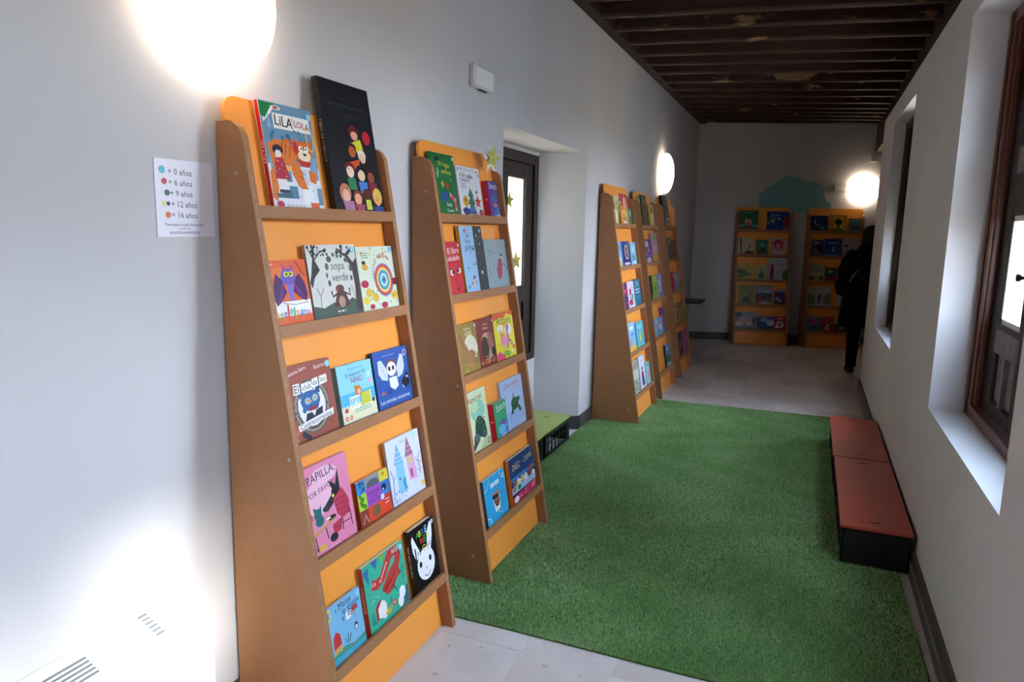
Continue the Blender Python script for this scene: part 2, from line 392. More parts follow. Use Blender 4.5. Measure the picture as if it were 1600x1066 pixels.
# right hand windows
def turned(b, x, y, z0, z1, r):
    n = 9; prof = [1, 1, .55, .9, 1.05, .9, .55, 1, 1]
    b.tube([(x, y, z0+(z1-z0)*i/(n-1)) for i in range(n)], [r*p for p in prof], 8)
def right_window(name, ya, yb, mats, dx=.145, light_block=False, tall=True, narrow=.15):
    fw, sw, gw = mats
    f = MB(); xa, xb = RW+dx, RW+TH_R-.005; j = .085
    f.box(xa, ya, RZ0, xb, ya+j, RZ1); f.box(xa, yb-j, RZ0, xb, yb, RZ1); f.box(xa, ya+j, RZ0, xb, yb-j, RZ0+.05); f.box(xa, ya+j, RZ1-.06, xb, yb-j, RZ1)
    root = tag(f.obj(name, fw, bevel=.006), kind='structure')
    mo = MB()
    for y0, y1 in ((ya+j, ya+j+.02), (yb-j-.02, yb-j)): mo.box(xa+.015, y0, RZ0+.05, xa+.035, y1, RZ1-.06)
    mo.box(xa-.008, ya+.02, RZ0+.002, xa, ya+.05, RZ1-.01); mo.box(xa-.008, yb-.05, RZ0+.002, xa, yb-.02, RZ1-.01)
    mo.obj('moulding', fw, root, bevel=.003)
    ym = (ya+yb)/2; xs, xt = xa+.045, xa+.075
    if tall:                      # nearer leaf: one tall pane above a low panel
        y0, y1, st = ya+j+.001, ym-.001, .075
        s = MB(); s.box(xs, y0, RZ0+.052, xt, y0+st, RZ1-.062); s.box(xs, y1-st, RZ0+.052, xt, y1, RZ1-.062)
        for za, zb in ((RZ0+.052, .90), (1.03, 1.10), (RZ1-.13, RZ1-.062)): s.box(xs, y0+st, za, xt, y1-st, zb)
        so = s.obj('sash', sw, root, bevel=.004)
        MB().box(xs+.01, y0+st, .90, xt-.008, y1-st, 1.03).obj('panel', sw, so)
        MB().box(xs+.02, y0+st, 1.10, xs+.024, y1-st, RZ1-.13).obj('pane', M['glass'], so)
        for zz in (1.54, 1.98): MB().box(xs+.004, y0+st, zz, xt-.002, y1-st, zz+.025).obj('glazing_bar', sw, so)
    for y0, y1 in (((ym+.001, yb-j-.001),) if tall else ((ya+j+.001, ym-.001), (ym+.001, yb-j-.001))):
        s = MB(); st = narrow
        s.box(xs, y0, RZ0+.052, xt, y0+st, RZ1-.062); s.box(xs, y1-st, RZ0+.052, xt, y1, RZ1-.062)
        s.box(xs, y0+st, RZ0+.052, xt, y1-st, .905); s.box(xs, y0+st, 1.13, xt, y1-st, 1.24); s.box(xs, y0+st, 1.69, xt, y1-st, 1.86); s.box(xs, y0+st, RZ1-.13, xt, y1-st, RZ1-.062)
        so = s.obj('sash', sw, root, bevel=.004)
        MB().box(xs-.006, y0+st, 1.86, xt+.004, y1-st, 1.97).obj('transom_rail', gw, so, bevel=.004)
        MB().box(xs-.004, y0+st-.02, 1.115, xt, y1-st+.02, 1.215).obj('lock_rail', gw, so, bevel=.004)
        pn = MB(); yc = (y0+y1)/2
        pn.box(xs+.015, y0+st, .905, xt-.01, y1-st, 1.13)
        pn.obj('panel', sw, so)
        for yy in (y0+st+.001, yc+.02):
            pp = MB(); w_ = (y1-y0-2*st)/2-.025
            pp.add([(xs+.015, yy, .915), (xs+.015, yy+w_, .915), (xs+.015, yy+w_, 1.12), (xs+.015, yy, 1.12), (xs+.001, yy+w_/2, 1.017)], [(0, 1, 4), (1, 2, 4), (2, 3, 4), (3, 0, 4)])
            pp.obj('carved_panel', gw, so)
        MB().box(xs-.003, yc-.02, .905, xs+.016, yc+.018, 1.13).obj('muntin', gw, so)
        fr = MB(); gx = xs+.014
        for a in ((y0+st, 1.24, y0+st+.022, 1.69), (y1-st-.022, 1.24, y1-st, 1.69), (y0+st, 1.24, y1-st, 1.262), (y0+st, 1.668, y1-st, 1.69)): fr.box(gx-.010, a[0], a[1], gx+.014, a[2], a[3])
        fr.obj('glazing_bead', M['offwhite'], so)
        MB().box(gx+.006, y0+st, 1.24, gx+.010, y1-st, 1.69).obj('pane', M['glass'], so)
        if light_block: MB().box(xs, y0+st, 1.97, xt, y1-st, RZ1-.13).obj('panel', sw, so); continue  # solid upper panel added to keep window light off the far wall
        k = 6
        for i in range(k):
            bb = MB(); turned(bb, xs+.02, y0+st+(i+.5)*(y1-y0-2*st)/k, 1.97, RZ1-.13, .012); bb.obj('baluster', sw, so, smooth=True)
        MB().box(xt-.006, y0+st, 1.97, xt-.002, y1-st, RZ1-.13).obj('pane', M['glass'], so)
    kb = MB(); kb.lathe([(.0, -.03), (.014, -.028), (.016, -.018), (.008, -.01), (.007, 0)], Matrix.Translation((xs, ym+.17, 1.45)) @ Matrix.Rotation(radians(90), 4, 'Y'), 16)
    kb.obj('knob', M['black'], root, smooth=True)
    # rough plaster edge along the frame foot
    return root
right_window('window_1', *WIN[0], (M['winwood'], M['darkwood'], M['greywood']))
right_window('window_2', *WIN[1], (M['darkwood'], M['darkwood'], M['darkwood']), .095, True)
right_window('window_3', *WIN[2], (M['winwood'], M['darkwood'], M['greywood']), tall=False, narrow=.125)
# left window in the niche
xf = L-ND-.07
f = MB(); j = .075
f.box(xf, NB0, WZ0, xf+.07, NB0+j, WZ1); f.box(xf, NB1-j, WZ0, xf+.07, NB1, WZ1); f.box(xf, NB0+j, WZ1-j, xf+.07, NB1-j, WZ1); f.box(xf, NB0+j, WZ0, xf+.07, NB1-j, WZ0+.06)
root = tag(f.obj('window_4', M['darkwood'], bevel=.005), kind='structure')
ym = (NB0+NB1)/2
for y0, y1 in ((NB0+j, ym-.001), (ym+.001, NB1-j)):
    s = MB(); st = .10; g0 = 1.17; g1 = 1.955; xs, xt = xf+.01, xf+.05
    s.box(xs, y0, WZ0+.06, xt, y0+st, WZ1-j); s.box(xs, y1-.13, WZ0+.06, xt, y1, WZ1-j); s.box(xs, y0+st, g1, xt, y1-.13, WZ1-j); s.box(xs, y0+st, g0-.12, xt, y1-.13, g0); s.box(xs, y0+st, WZ0+.06, xt, y1-.13, WZ0+.15); s.box(xs, y0+st, .86, xt, y1-.13, .91)
    so = s.obj('sash', M['darkwood'], root, bevel=.004)
    for za, zb in ((WZ0+.15, .86), (.91, g0-.12)):
        pp = MB(); a, b2 = y0+st, y1-.13; pp.box(xs+.005, a, za, xs+.02, b2, zb)
        pp.add([(xs+.02, a+.01, za+.01), (xs+.02, b2-.01, za+.01), (xs+.02, b2-.01, zb-.01), (xs+.02, a+.01, zb-.01), (xs+.034, a+.05, za+.05), (xs+.034, b2-.05, za+.05), (xs+.034, b2-.05, zb-.05), (xs+.034, a+.05, zb-.05)], [(0, 1, 5, 4), (1, 2, 6, 5), (2, 3, 7, 6), (3, 0, 4, 7), (4, 5, 6, 7)])
        pp.obj('panel', M['darkwood'], so)
    MB().box(xs+.002, y0+st, g0, xs+.006, y1-.13, g1).obj('pane', M['glass'], so)
    MB().box(xs+.006, y1-.142, g0, xs+.02, y1-.13, g1).obj('glazing_bead', M['offwhite'], so)
# unseen sun-blocking wall added outside, then the facade seen through the left window
wg = tag(empty('sun_block_wall', (RW+TH_R+2.1, 1.0, 0)), 'unseen wall added outside to keep sun off the farther right hand windows', 'building')
MB().box(0, 0, -3, 18, .4, 16).obj('wall', M['render'], wg)
fb = empty('neighbouring_house', (-4.6, 5.5, 0)); tag(fb, 'cream rendered house facade with a moulded cornice seen through the left window', 'building')
MB().box(-.4, -12, -3, 0, 26, 11).obj('wall', M['cream'], fb)
MB().prism([(0, 1.95), (.08, 1.95), (.10, 2.05), (.18, 2.10), (.20, 2.22), (.28, 2.30), (.28, 2.40), (0, 2.44)], -12, 26, 'y').obj('cornice', M['cream'], fb)

# ================================================================== SHELVES
SW, SH, SDT, SDB = .761, 1.888, .104, .4228
K = (SDB-SDT)/SH; TILT = atan(K)
LZ = [1.65, 1.297, .94, .585, .23]
thE = atan(ES)
SHELF = {1: (L, 1.642, radians(90), 0), 2: (L, 2.749, radians(90), .006), 3: (L, 5.724, radians(90), .006), 4: (L, 6.74, radians(90), .0), 5: (L, 7.846, radians(90), .0),
         6: (-1.075, endy(-1.075), thE, 0), 7: (-.115, endy(-.115), thE, 0)}
def fy(z, off=0): return -(SDB-K*z-off)     # local y of the sloped front
def make_shelf(label, group):
    root = tag(empty('book_display_shelf'), label, 'bookshelf', group)
    r = .06; g = .017
    prof = [(-g, 0), (-SDB, 0)]
    # sloped front edge up to rounded corner
    zt = SH
    prof += [(fy(zt-r*1.2), zt-r*1.2)]
    cx = fy(zt-r*1.2)+r; 
    prof += [(cx-r*cos(a), zt-r*1.2+(r*1.2)*sin(a)) for a in (radians(25), radians(50), radians(70), radians(90))]
    prof += [(-g, zt)]
    for x0 in (0, SW-.025):
        b = MB(); b.prism(prof, x0, x0+.0095, 'x', 0); b.prism([(a, z) for a, z in prof], x0+.0095, x0+.0155, 'x', 1); b.prism(prof, x0+.0155, x0+.025, 'x', 0)
        p = b.obj('side_panel', [M['mdf'], M['ply']], root)
        if x0 == 0:
            sc = MB()
            sc.lathe([(0, .0015), (.004, .0015), (.006, 0)], Matrix.Translation((0, 0, 0)) @ Matrix.Rotation(radians(-90), 4, 'Y'), 12)
            sm = sc.mesh('screw', M['metal'])
            for yy, zz in ((-.085, 1.74), (-.245, .90), (-.33, .12)):
                o = bpy.data.objects.new('screw', sm); C.objects.link(o); o.location = (0, yy, zz); o.parent = p
    # orange back panel following the slope, wider above the sides
    ca, sa = cos(TILT), sin(TILT)
    Hs = 1.962/ca; hs = (SH-.0)/ca
    poly = [(.0255, 0), (SW-.0255, 0), (SW-.0255, hs)] + [(SW, hs)] + arc(SW-.05, Hs-.05, .05, 0, 90) + arc(.05, Hs-.05, .05, 90, 180) + [(0, hs), (.0255, hs)]
    b = MB(); b.prism(poly, 0, .014, 'y')
    o = b.obj('back_panel', M['orange'], root); o.location = (0, -(SDB-.05), 0.002); o.rotation_euler = (-TILT, 0, 0)
    lm = MB(); lm.box(.0255, 0, 0, SW-.0255, .014, .037)
    lm.box(.0255, .014, 0, SW-.0255, .049, .012)
    me = lm.mesh('book_ledge', M['mdf'])
    for z in LZ:
        o = bpy.data.objects.new('book_ledge', me); C.objects.link(o); o.parent = root
        o.location = (0, fy(z-.0365), z-.0365); o.rotation_euler = (-TILT, 0, 0)
    return root
def copy_tree(o, parent=None):
    c = o.copy(); C.objects.link(c); c.parent = parent
    for ch in o.children: copy_tree(ch, c)
    return c
slabels = {1: 'orange book display shelf nearest the viewer, beside the age notice', 2: 'orange book display shelf left of the niche, gold star on top',
           3: 'orange book display shelf just past the niche, first of three close together', 4: 'orange book display shelf, middle one of three close together past the niche',
           5: 'orange book display shelf under the oval lamp, last of the three past the niche', 6: 'orange book display shelf at the far wall under the left side of the cloud', 7: 'orange book display shelf at the far wall partly hidden by the standing person'}
proto = make_shelf(slabels[1], 'orange book display shelves')
SM = {}
for i in range(1, 8):
    x, y, a, z = SHELF[i]; o = proto if i == 1 else copy_tree(proto)
    o.location = (x, y, z); o.rotation_euler = (0, 0, a); o['label'] = slabels[i]
    SM[i] = Matrix.Translation((x, y, z)) @ Matrix.Rotation(a, 4, 'Z')

# ================================================================== BOOKS
def book(s, r, a0, a1, h, label, col, art='', spine=None, th=.014, off=.024, sticker=None, flip=False, spinetext=None, roll=0, noun='picture_book', roundc=0):
    a0 = max(a0, .0275); a1 = min(a1, .7335); w_ = a1-a0; spine = spine or col
    zb = LZ[r]-.0365; off = max(off, .0148); th = min(th, .047-off)
    root = bpy.data.objects.new(noun, None); C.objects.link(root); root.empty_display_size = .05
    tag(root, label, 'book', {1: 'books on the nearest shelf', 2: 'books on the second shelf', 3: 'books on the third shelf', 4: 'books on the fourth shelf', 5: 'books on the fifth shelf', 6: 'books on the far left shelf', 7: 'books on the far right shelf'}[s])
    Mx = SM[s] @ Matrix.Translation((a0, fy(zb), zb)) @ Matrix.Rotation(-TILT, 4, 'X') @ Matrix.Translation((0, off, .0124)) @ Matrix.Rotation(radians(roll), 4, 'Y')
    root.matrix_world = Mx
    cv = MB(); t = .0018
    if roundc:
        pl = arc(w_-roundc, h-roundc, roundc, 0, 90) + arc(roundc, h-roundc, roundc, 90, 180) + [(0, 0), (w_, 0)]
        cv.prism(pl, 0, th, 'y')
    else:
        cv.box(0, 0, 0, w_, t, h, 0); cv.box(0, th-t, 0, w_, th, h, 0); cv.box(0, t, 0, t, th-t, h, 1)
    cv.obj('cover', [ink(col), ink(spine)], root)
    if not roundc: MB().box(t, t, .002, w_-.003, th-t, h-.002).obj('page_block', M['pages'], root)
    if art:
        A = Art(w_, h, .023/h)
        if not roundc: A.poly(col, [(0, -.3), (1, -.3), (1, 1), (0, 1)])
        A.run(art)
        nm = ('cover_art', 'lettering'); n0 = len(root.children); A.build(root, (0, -.0001, 0), nm)
        if flip:
            for ch in root.children:
                if ch.name.startswith(nm): ch.rotation_euler = (0, pi, 0); ch.location = (w_, -.0001, h)
    if spinetext:
        c_, t_ = spinetext; vs, fs, tw, th_ = text_geo(t_); k = min(h*.6/tw, th*.5/th_)
        tm = MB(); tm.add([(-.0002, th/2 + vy*k, h*.55 - vx*k) for vx, vy in vs], fs); tm.obj('spine_lettering', ink(c_), root)
    if sticker:
        c_, cx, cy_, rr = sticker; sb = MB(); sb.lathe([(rr, 0), (rr, -.0004), (0, -.0004)], Matrix.Translation((cx*w_, -.0035, cy_*h)) @ Matrix.Rotation(radians(-90), 4, 'X') , 18)
        sb = MB(); sb.add([(cx*w_+rr*cos(2*pi*i/18), -LAY*230, cy_*h+rr*sin(2*pi*i/18)) for i in range(18)], [tuple(range(18))]); sb.obj('age_sticker', ink(c_), root)
    return root
ST = ('8fd0ea', .93, .93, .011)
def B(s, r, a0, a1, h, label, col, art='', **k): return book(s, r, a0, a1, h, label, col, art, **k)
# ---- nearest shelf
B(1, 0, .118, .360, .350, 'tall book with an orange tiger over a grey blue city, nearest shelf top', 'e4e8ee', '''
R 6d93ad 0 .42 1 1;P f0efe9 .02 .98 .30 .99 .20 .90 .04 .80;P 1d7a44 .0 .99 .30 .99 .18 .93 .08 .84 .0 .86;E e9e4dc .30 .955 .10 .02;E c0392b .30 .955 .05 .012
R f1eee8 .22 .76 .94 .905;P 8fb2c9 .10 .76 .18 .76 .14 .90;D 3f6d8c 7 .05 .62 .5 .74 .05 4;D 5f86a2 9 .5 .62 .97 .76 .05 8
R 8aa9bf .05 .32 .25 .62;R e6ebf0 .10 .10 .3 .34;R 5d88a8 .30 .26 .42 .50;R c9d6e2 .55 .20 .75 .40;R dfe6ee .42 .30 .58 .38;R 7fa1ba .82 .30 .98 .52;R f2f4f7 .6 .05 .8 .24;R 5a86a5 .34 .1 .5 .22;R dd6a3a .72 .0 .9 .07;R 6c93b0 .9 .05 1 .22
P d9662a .34 .66 .46 .68 .58 .55 .50 .50;P e07b2f .04 .60 .20 .66 .44 .64 .56 .52 .54 .40 .40 .42 .24 .46 .10 .38;L 3a1f18 .012 .40 .63 .36 .52;L 3a1f18 .012 .47 .61 .43 .5;L 3a1f18 .012 .33 .64 .30 .55;P f0b46a .14 .44 .36 .42 .5 .40 .4 .36 .2 .36;P e5762a .44 .42 .60 .46 .66 .30 .72 .20 .60 .20 .52 .24 .44 .34
E df6a28 .72 .57 .20 .105;E df6a28 .56 .66 .05 .03;E df6a28 .88 .66 .05 .03;E c42f2a .58 .60 .05 .06;E f6e3c4 .74 .53 .13 .055;E fbfaf4 .68 .60 .04 .028;E fbfaf4 .80 .60 .04 .028;E 1c1418 .69 .60 .015 .012;E 1c1418 .79 .60 .015 .012;P 1a1418 .70 .555 .80 .555 .75 .525;P c9352c .58 .49 .86 .47 .80 .42 .64 .43;P e5762a .78 .40 .94 .36 .9 .26 .78 .28;L 3a1f18 .012 .6 .38 .68 .34;L 3a1f18 .012 .58 .33 .66 .30;P e07b2f .02 .34 .10 .40 .14 .20 .08 .06 .0 .10
E 33203c .22 .555 .10 .05;E f3e6da .22 .52 .06 .035;R f3e6da .16 .34 .20 .50;P b8283c .15 .48 .30 .48 .38 .28 .10 .28;D f3e6e6 10 .14 .3 .34 .46 .008 5;R f3e6da .18 .20 .21 .28;R f3e6da .28 .20 .31 .28;P 2f3a4e .14 .18 .34 .18 .34 .15 .14 .15;P 4a6a7a .06 .14 .4 .16 .36 .10 .1 .1;E b6315a .12 .04 .07 .032;B 7f93a6 .24 .02 .6 .04 .006;O e9c46a .9 .7 .08 .12 .02;D 8aa0b4 20 .5 .05 .98 .3 .01 12
T 17151c .42 .835 .34 -4 LiLA;T a82a3c .77 .83 .30 -4 LOLA;T e0a030 .58 .86 .04 0 y''', spine='c0202a', th=.018, sticker=ST, spinetext=('f0e8e0', 'LILA Y LOLA'))
B(1, 0, .418, .717, .478, 'large black book with small children and a red ball, tallest on nearest shelf', '15171d', '''
B 2c2e36 .32 .86 .55 .88 .012;B 30323a .14 .79 .9 .83 .022;B 2e3037 .4 .72 .8 .755 .02;D 2a4a6a 40 .05 .03 .95 .3 .004 3
E c01f34 .82 .60 .085 .055;E 6a1d22 .56 .63 .10 .05;E e8a08a .57 .60 .07 .035;P d8cc3c .48 .54 .68 .58 .72 .50 .60 .45 .52 .52
E 3a1410 .48 .50 .09 .04;E b85a30 .48 .47 .07 .045;E e8e0d8 .67 .45 .08 .045;E e8c0a4 .68 .43 .06 .04;P d0542a .36 .38 .62 .42 .56 .33 .40 .34
E 7a1a1c .38 .34 .10 .045;E f0d2b8 .38 .31 .075 .045;P 2f7a55 .30 .26 .46 .27 .48 .17 .32 .17;E 141216 .60 .32 .11 .05;E f0c8a8 .60 .29 .075 .045;P 4a78c8 .52 .24 .70 .24 .70 .15 .54 .15;E 2a1010 .80 .31 .10 .06;E 9a4a34 .80 .28 .07 .045;P 7a2034 .72 .24 .9 .24 .92 .14 .76 .14
E c8805e .22 .14 .11 .075;E e8b8a0 .23 .12 .07 .05;P b87aa0 .15 .08 .36 .08 .38 .01 .18 .01;E 8a3a28 .46 .11 .10 .06;E e8a88a .46 .10 .07 .045;P b04a5a .38 .06 .58 .06 .58 .005 .42 .005;E 5a2a1c .67 .13 .10 .06;P c8c84a .62 .1 .72 .1 .74 .02 .62 .02;E e0c050 .88 .13 .10 .07;E e8a060 .88 .10 .06 .045;P 2a4a8a .78 .05 .98 .05 .99 .005 .78 .005;D 1a1014 14 .2 .09 .9 .34 .012 9''', spine='0e0e12', th=.022, off=.018, spinetext=('9a9aa0', 'LIBRO DE CUENTOS'))
B(1, 1, .028, .214, .222, 'orange book standing upside down with a purple bat, second row of the nearest shelf', 'e2602c', '''
R f4efe8 0 .13 1 .36;D c04a20 12 .1 .4 .95 .95 .015 2;E e8743a .3 .8 .2 .1;L 2a1a2a .02 .75 .98 .86 .80 .95 .74;L 2a1a2a .015 .12 .62 .2 .54
P 4a1a5c .36 .70 .22 .80 .14 .62 .12 .44 .16 .30 .28 .36 .44 .50;P 4a1a5c .66 .70 .80 .78 .92 .62 .95 .44 .90 .34 .78 .38 .60 .50;L 8a3aa0 .012 .38 .66 .20 .34;L 8a3aa0 .012 .38 .62 .28 .38;L 8a3aa0 .012 .64 .66 .86 .38;L 8a3aa0 .012 .64 .62 .8 .4
E 6a58b8 .52 .74 .18 .13;P c04a8a .40 .84 .42 .96 .50 .86;P c04a8a .58 .86 .66 .96 .68 .84;P 7a70c8 .46 .62 .60 .62 .58 .36 .50 .36;E d8d840 .48 .78 .06 .045;E d8d840 .60 .78 .06 .045;E 1a1420 .49 .78 .025 .02;E 1a1420 .59 .78 .025 .02;L 3a2040 .01 .3 .34 .6 .3 .95 .32;B f0c8a8 .04 .93 .2 .95 .02''', th=.012)
A0 = [('e84a8a', 'm', .90), ('3aa0d8', 'u', .79), ('6a4ab8', 'r', .69), ('e88a2a', 'c', .61), ('3ab85a', 'i', .545), ('2a9ad0', 'é', .47), ('e8483a', 'l', .40), ('8a4ab8', 'a', .32), ('3ab85a', 'g', .22), ('e88a2a', 'o', .13), ('3aa0d8', '?', .05)]
def extra_letters():
    rt = [o for o in C.objects if o.get('label', '').startswith('orange book standing upside down')][0]
    A = Art(.186, .222)
    for c, t, x in A0: A.text(c, t, x, .25 + (.02 if t in 'lé' else (-.02 if t == 'g' else 0)), .035 if t in 'il' else (.10 if t == 'm' else .075), 180)
    A.text('f6e8d8', 'Animalitos', .3, .07, .4, 180)
    A.build(rt, (0, -.0018, 0))
extra_letters()
B(1, 1, .226, .492, .266, 'book titled sopa verde with a mole between two trees, second row of nearest shelf', 'd8d4cc', '''
P 4a5a4e 0 0 1 0 1 .14 .8 .24 .62 .16 .4 .2 .2 .14 0 .18;P 39332f .0 .50 .04 .6 .10 .8 .12 .98 .17 .98 .14 .8 .22 .66 .1 .56 .03 .42;L 39332f .02 .14 .8 .26 .9 .4 .94;L 39332f .012 .2 .86 .24 .98;L 39332f .015 .1 .86 .03 .97;P 4a3a38 1 .02 .86 .08 .90 .4 .88 .66 .74 .86 .80 .88 .92 .74 1 .8;L 4a3a38 .02 .86 .76 .70 .9 .6 .95
D 2f3a34 16 .02 .84 .4 .98 .028 4;D 2f3a34 14 .6 .84 .9 .98 .028 6;E 4f6a58 .42 .80 .05 .045;E 4f6a58 .36 .70 .035 .05;E 4f6a58 .34 .58 .02 .04;E 4f6a58 .37 .47 .03 .045;E 5a7464 .52 .86 .03 .03;E 5a7464 .60 .84 .03 .03;E 4f6a58 .68 .84 .03 .03;E 4f6a58 .78 .78 .05 .035;E 4f6a58 .85 .66 .035 .05;E 4f6a58 .84 .52 .025 .04
E 6a4038 .56 .38 .09 .06;P 5a342e .49 .34 .66 .34 .74 .14 .40 .14;E b08a78 .57 .2 .07 .08;L 5a342e .03 .5 .32 .40 .28 .38 .36;L 5a342e .03 .66 .32 .76 .28 .76 .38;L 5a5650 .01 .14 .14 .16 .3 .1 .42;L 5a5650 .008 .16 .3 .24 .42;L 5a5650 .01 .86 .2 .84 .34 .8 .42;E b8544a .5 .37 .02 .015;B e8e4dc .45 .07 .62 .08 .02
T 4f665a .58 .67 .28 0 sopa;T 4f665a .6 .545 .34 0 verde''', th=.012, spine='8a847a', sticker=ST)
B(1, 1, .498, .735, .256, 'pale green book with coloured rings and fruit, second row of nearest shelf', 'd8e0c8', '''
E 8a8ac0 .66 .46 .27 .27;E c83a3a .655 .46 .245 .25;E e8863a .655 .46 .215 .22;E f0dcA0 .655 .46 .185 .19;E 3aa08a .655 .46 .16 .165;E 4a9ad0 .655 .46 .135 .14;E e8e4c0 .655 .46 .10 .105;E 4ab0d0 .655 .46 .07 .075;E 6a2a4a .655 .46 .03 .03
E e0a838 .18 .68 .08 .05;E 2a2a20 .16 .75 .05 .03;E b82a44 .12 .42 .10 .06;E e0b83a .2 .28 .09 .07;E e0b83a .36 .2 .09 .07;E e8c850 .1 .16 .09 .06;E b82a44 .24 .06 .07 .04;E b82a44 .58 .06 .09 .05;E e0b83a .9 .2 .1 .07;E 8a2a44 .95 .42 .08 .06;D 5a7a3a 14 .05 .05 .95 .3 .02 4;L 2f4a2a .02 .8 .84 .86 .78;D d0a040 10 .1 .85 .9 .98 .02 6;B 6a7a5a .12 .83 .3 .9 .015
T b8283c .38 .52 .06 84 M;T b8283c .385 .575 .04 80 e;T b8283c .39 .62 .04 74 r;T b8283c .405 .665 .04 68 c;T b8283c .425 .71 .04 60 a;T b8283c .45 .75 .04 52 d;T b8283c .485 .785 .04 44 o;T b8283c .56 .83 .045 24 a;T b8283c .61 .84 .045 12 g;T b8283c .66 .85 .045 2 u;T b8283c .705 .845 .02 -6 j;T b8283c .75 .835 .045 -14 e;T b8283c .80 .82 .03 -24 r;T b8283c .84 .79 .045 -34 o''', th=.012, sticker=('6ab8e8', .93, .95, .010))
B(1, 2, .034, .256, .260, 'red brown book with a blue owl in an oval frame, middle row of nearest shelf', '9a4e40', '''
E 6a5a54 .48 .42 .40 .37;E 9a8a80 .48 .42 .37 .34;E 5a4640 .48 .42 .33 .31;E e4e2e6 .48 .43 .30 .28;D 3f302c 34 .08 .08 .9 .8 .018 6
E 2f5e98 .46 .50 .21 .14;P 2f5e98 .24 .54 .20 .68 .34 .62;P 26497a .56 .60 .70 .74 .68 .56;D 2f5e98 12 .26 .38 .66 .46 .04 7;E 88a8c8 .40 .50 .07 .05;E 88a8c8 .56 .52 .07 .05;E e8d050 .40 .50 .035 .025;E e8d050 .56 .52 .035 .025;E 1a1a24 .40 .50 .015 .012;E 1a1a24 .56 .52 .015 .012;P d8a23a .46 .49 .50 .49 .48 .45;P 24283a .28 .22 .68 .28 .70 .38 .50 .34 .34 .34;P e8e4e0 .42 .38 .56 .38 .5 .28;P 9a2a34 .40 .41 .58 .41 .56 .36 .42 .36;L 2a2a3a .08 .2 .1 .36 .0;D c8705a 5 .0 .0 .15 .2 .04 2
P efece8 .13 .62 .27 .62 .27 .76 .14 .76;P efece8 .30 .63 .53 .63 .53 .745 .31 .745;P efece8 .54 .65 .68 .66 .68 .78 .55 .77;P efece8 .70 .66 .88 .68 .88 .79 .71 .78;P e8e6e4 .14 .14 .92 .22 .93 .31 .12 .22
T 1f1a1c .20 .69 .09 0 El;T 1f1a1c .42 .69 .18 4 club;T 1f1a1c .61 .715 .1 4 de;T 1f1a1c .79 .735 .12 3 los;T 1f1a1c .52 .222 .72 6 Contracorrientes;T f0dcd0 .24 .92 .42 8 Susanna Isern;T f0dcd0 .78 .925 .30 4 Ilustrado''', th=.012, sticker=ST)
B(1, 2, .284, .486, .218, 'light blue book with a bear at a white crib, middle row of nearest shelf', '8fd0e8', '''
R 58b4d8 0 .30 1 .5;R e4dcb8 0 0 1 .28;D f4f4f0 10 .3 .3 .8 .34 .02 4;E c8743a .52 .50 .10 .10;E e8b088 .54 .49 .05 .05;E c8743a .44 .58 .03 .03;P c8c440 .56 .22 .86 .24 .84 .46 .58 .44;R f4f4f2 .26 .20 .52 .24;L f4f4f2 .02 .26 .2 .26 .42;L f4f4f2 .02 .32 .2 .32 .42;L f4f4f2 .02 .38 .2 .38 .42;L f4f4f2 .02 .44 .2 .44 .42;L f4f4f2 .02 .5 .2 .5 .42;L f4f4f2 .02 .86 .2 .86 .46;R f4f4f2 .26 .40 .54 .43;E c83a3a .12 .22 .05 .04;O c83a3a .1 .08 .04 .04 .02;O c83a3a .22 .08 .04 .04 .02;B 5ab08a .34 .14 .82 .2 .02;E 3a4a5a .92 .26 .05 .04;E f0a0b8 .88 .62 .05 .05;E d0e8f4 .88 .74 .05 .05;B 5a8aa8 .3 .90 .75 .92 .012
T 34607a .50 .81 .56 2 El despertar de;T 9a3a5a .52 .71 .34 0 NINO''', spine='6a7878', th=.022)
B(1, 2, .500, .740, .232, 'dark blue book with a white barn owl and a raccoon, middle row of nearest shelf', '2f56a0', '''
P cfd4e0 .36 .64 .22 .84 .12 .84 .10 .62 .18 .50 .34 .46;P cfd4e0 .62 .64 .78 .88 .86 .84 .86 .62 .78 .50 .64 .46;L a8b0c8 .01 .16 .8 .3 .52;L a8b0c8 .01 .82 .8 .68 .52;E 8a4a34 .48 .68 .15 .15;E f4f0ee .48 .65 .135 .13;E 1a1a24 .42 .66 .035 .045;E 1a1a24 .53 .66 .035 .045;P e8c8b8 .46 .58 .51 .58 .48 .53;P e8eaf0 .38 .50 .60 .50 .62 .32 .50 .26 .38 .34;L d8dce8 .015 .2 .8 .17 .72 .21 .66;E 1c1e26 .84 .34 .12 .10;E 1c1e26 .90 .46 .06 .05;E e0e0e0 .90 .43 .03 .02;L e0e0e0 .02 .74 .3 .78 .24;E c86a50 .16 .26 .05 .03;D 24407a 6 .25 .2 .5 .3 .03 3;O e0e4f0 .92 .88 .055 .06 .014;E e04a4a .92 .88 .02 .02;B a8b8d8 .26 .89 .62 .91 .012
T f0f2f6 .48 .11 .86 0 Los animales nocturnos''', spine='1c2c54', th=.020)
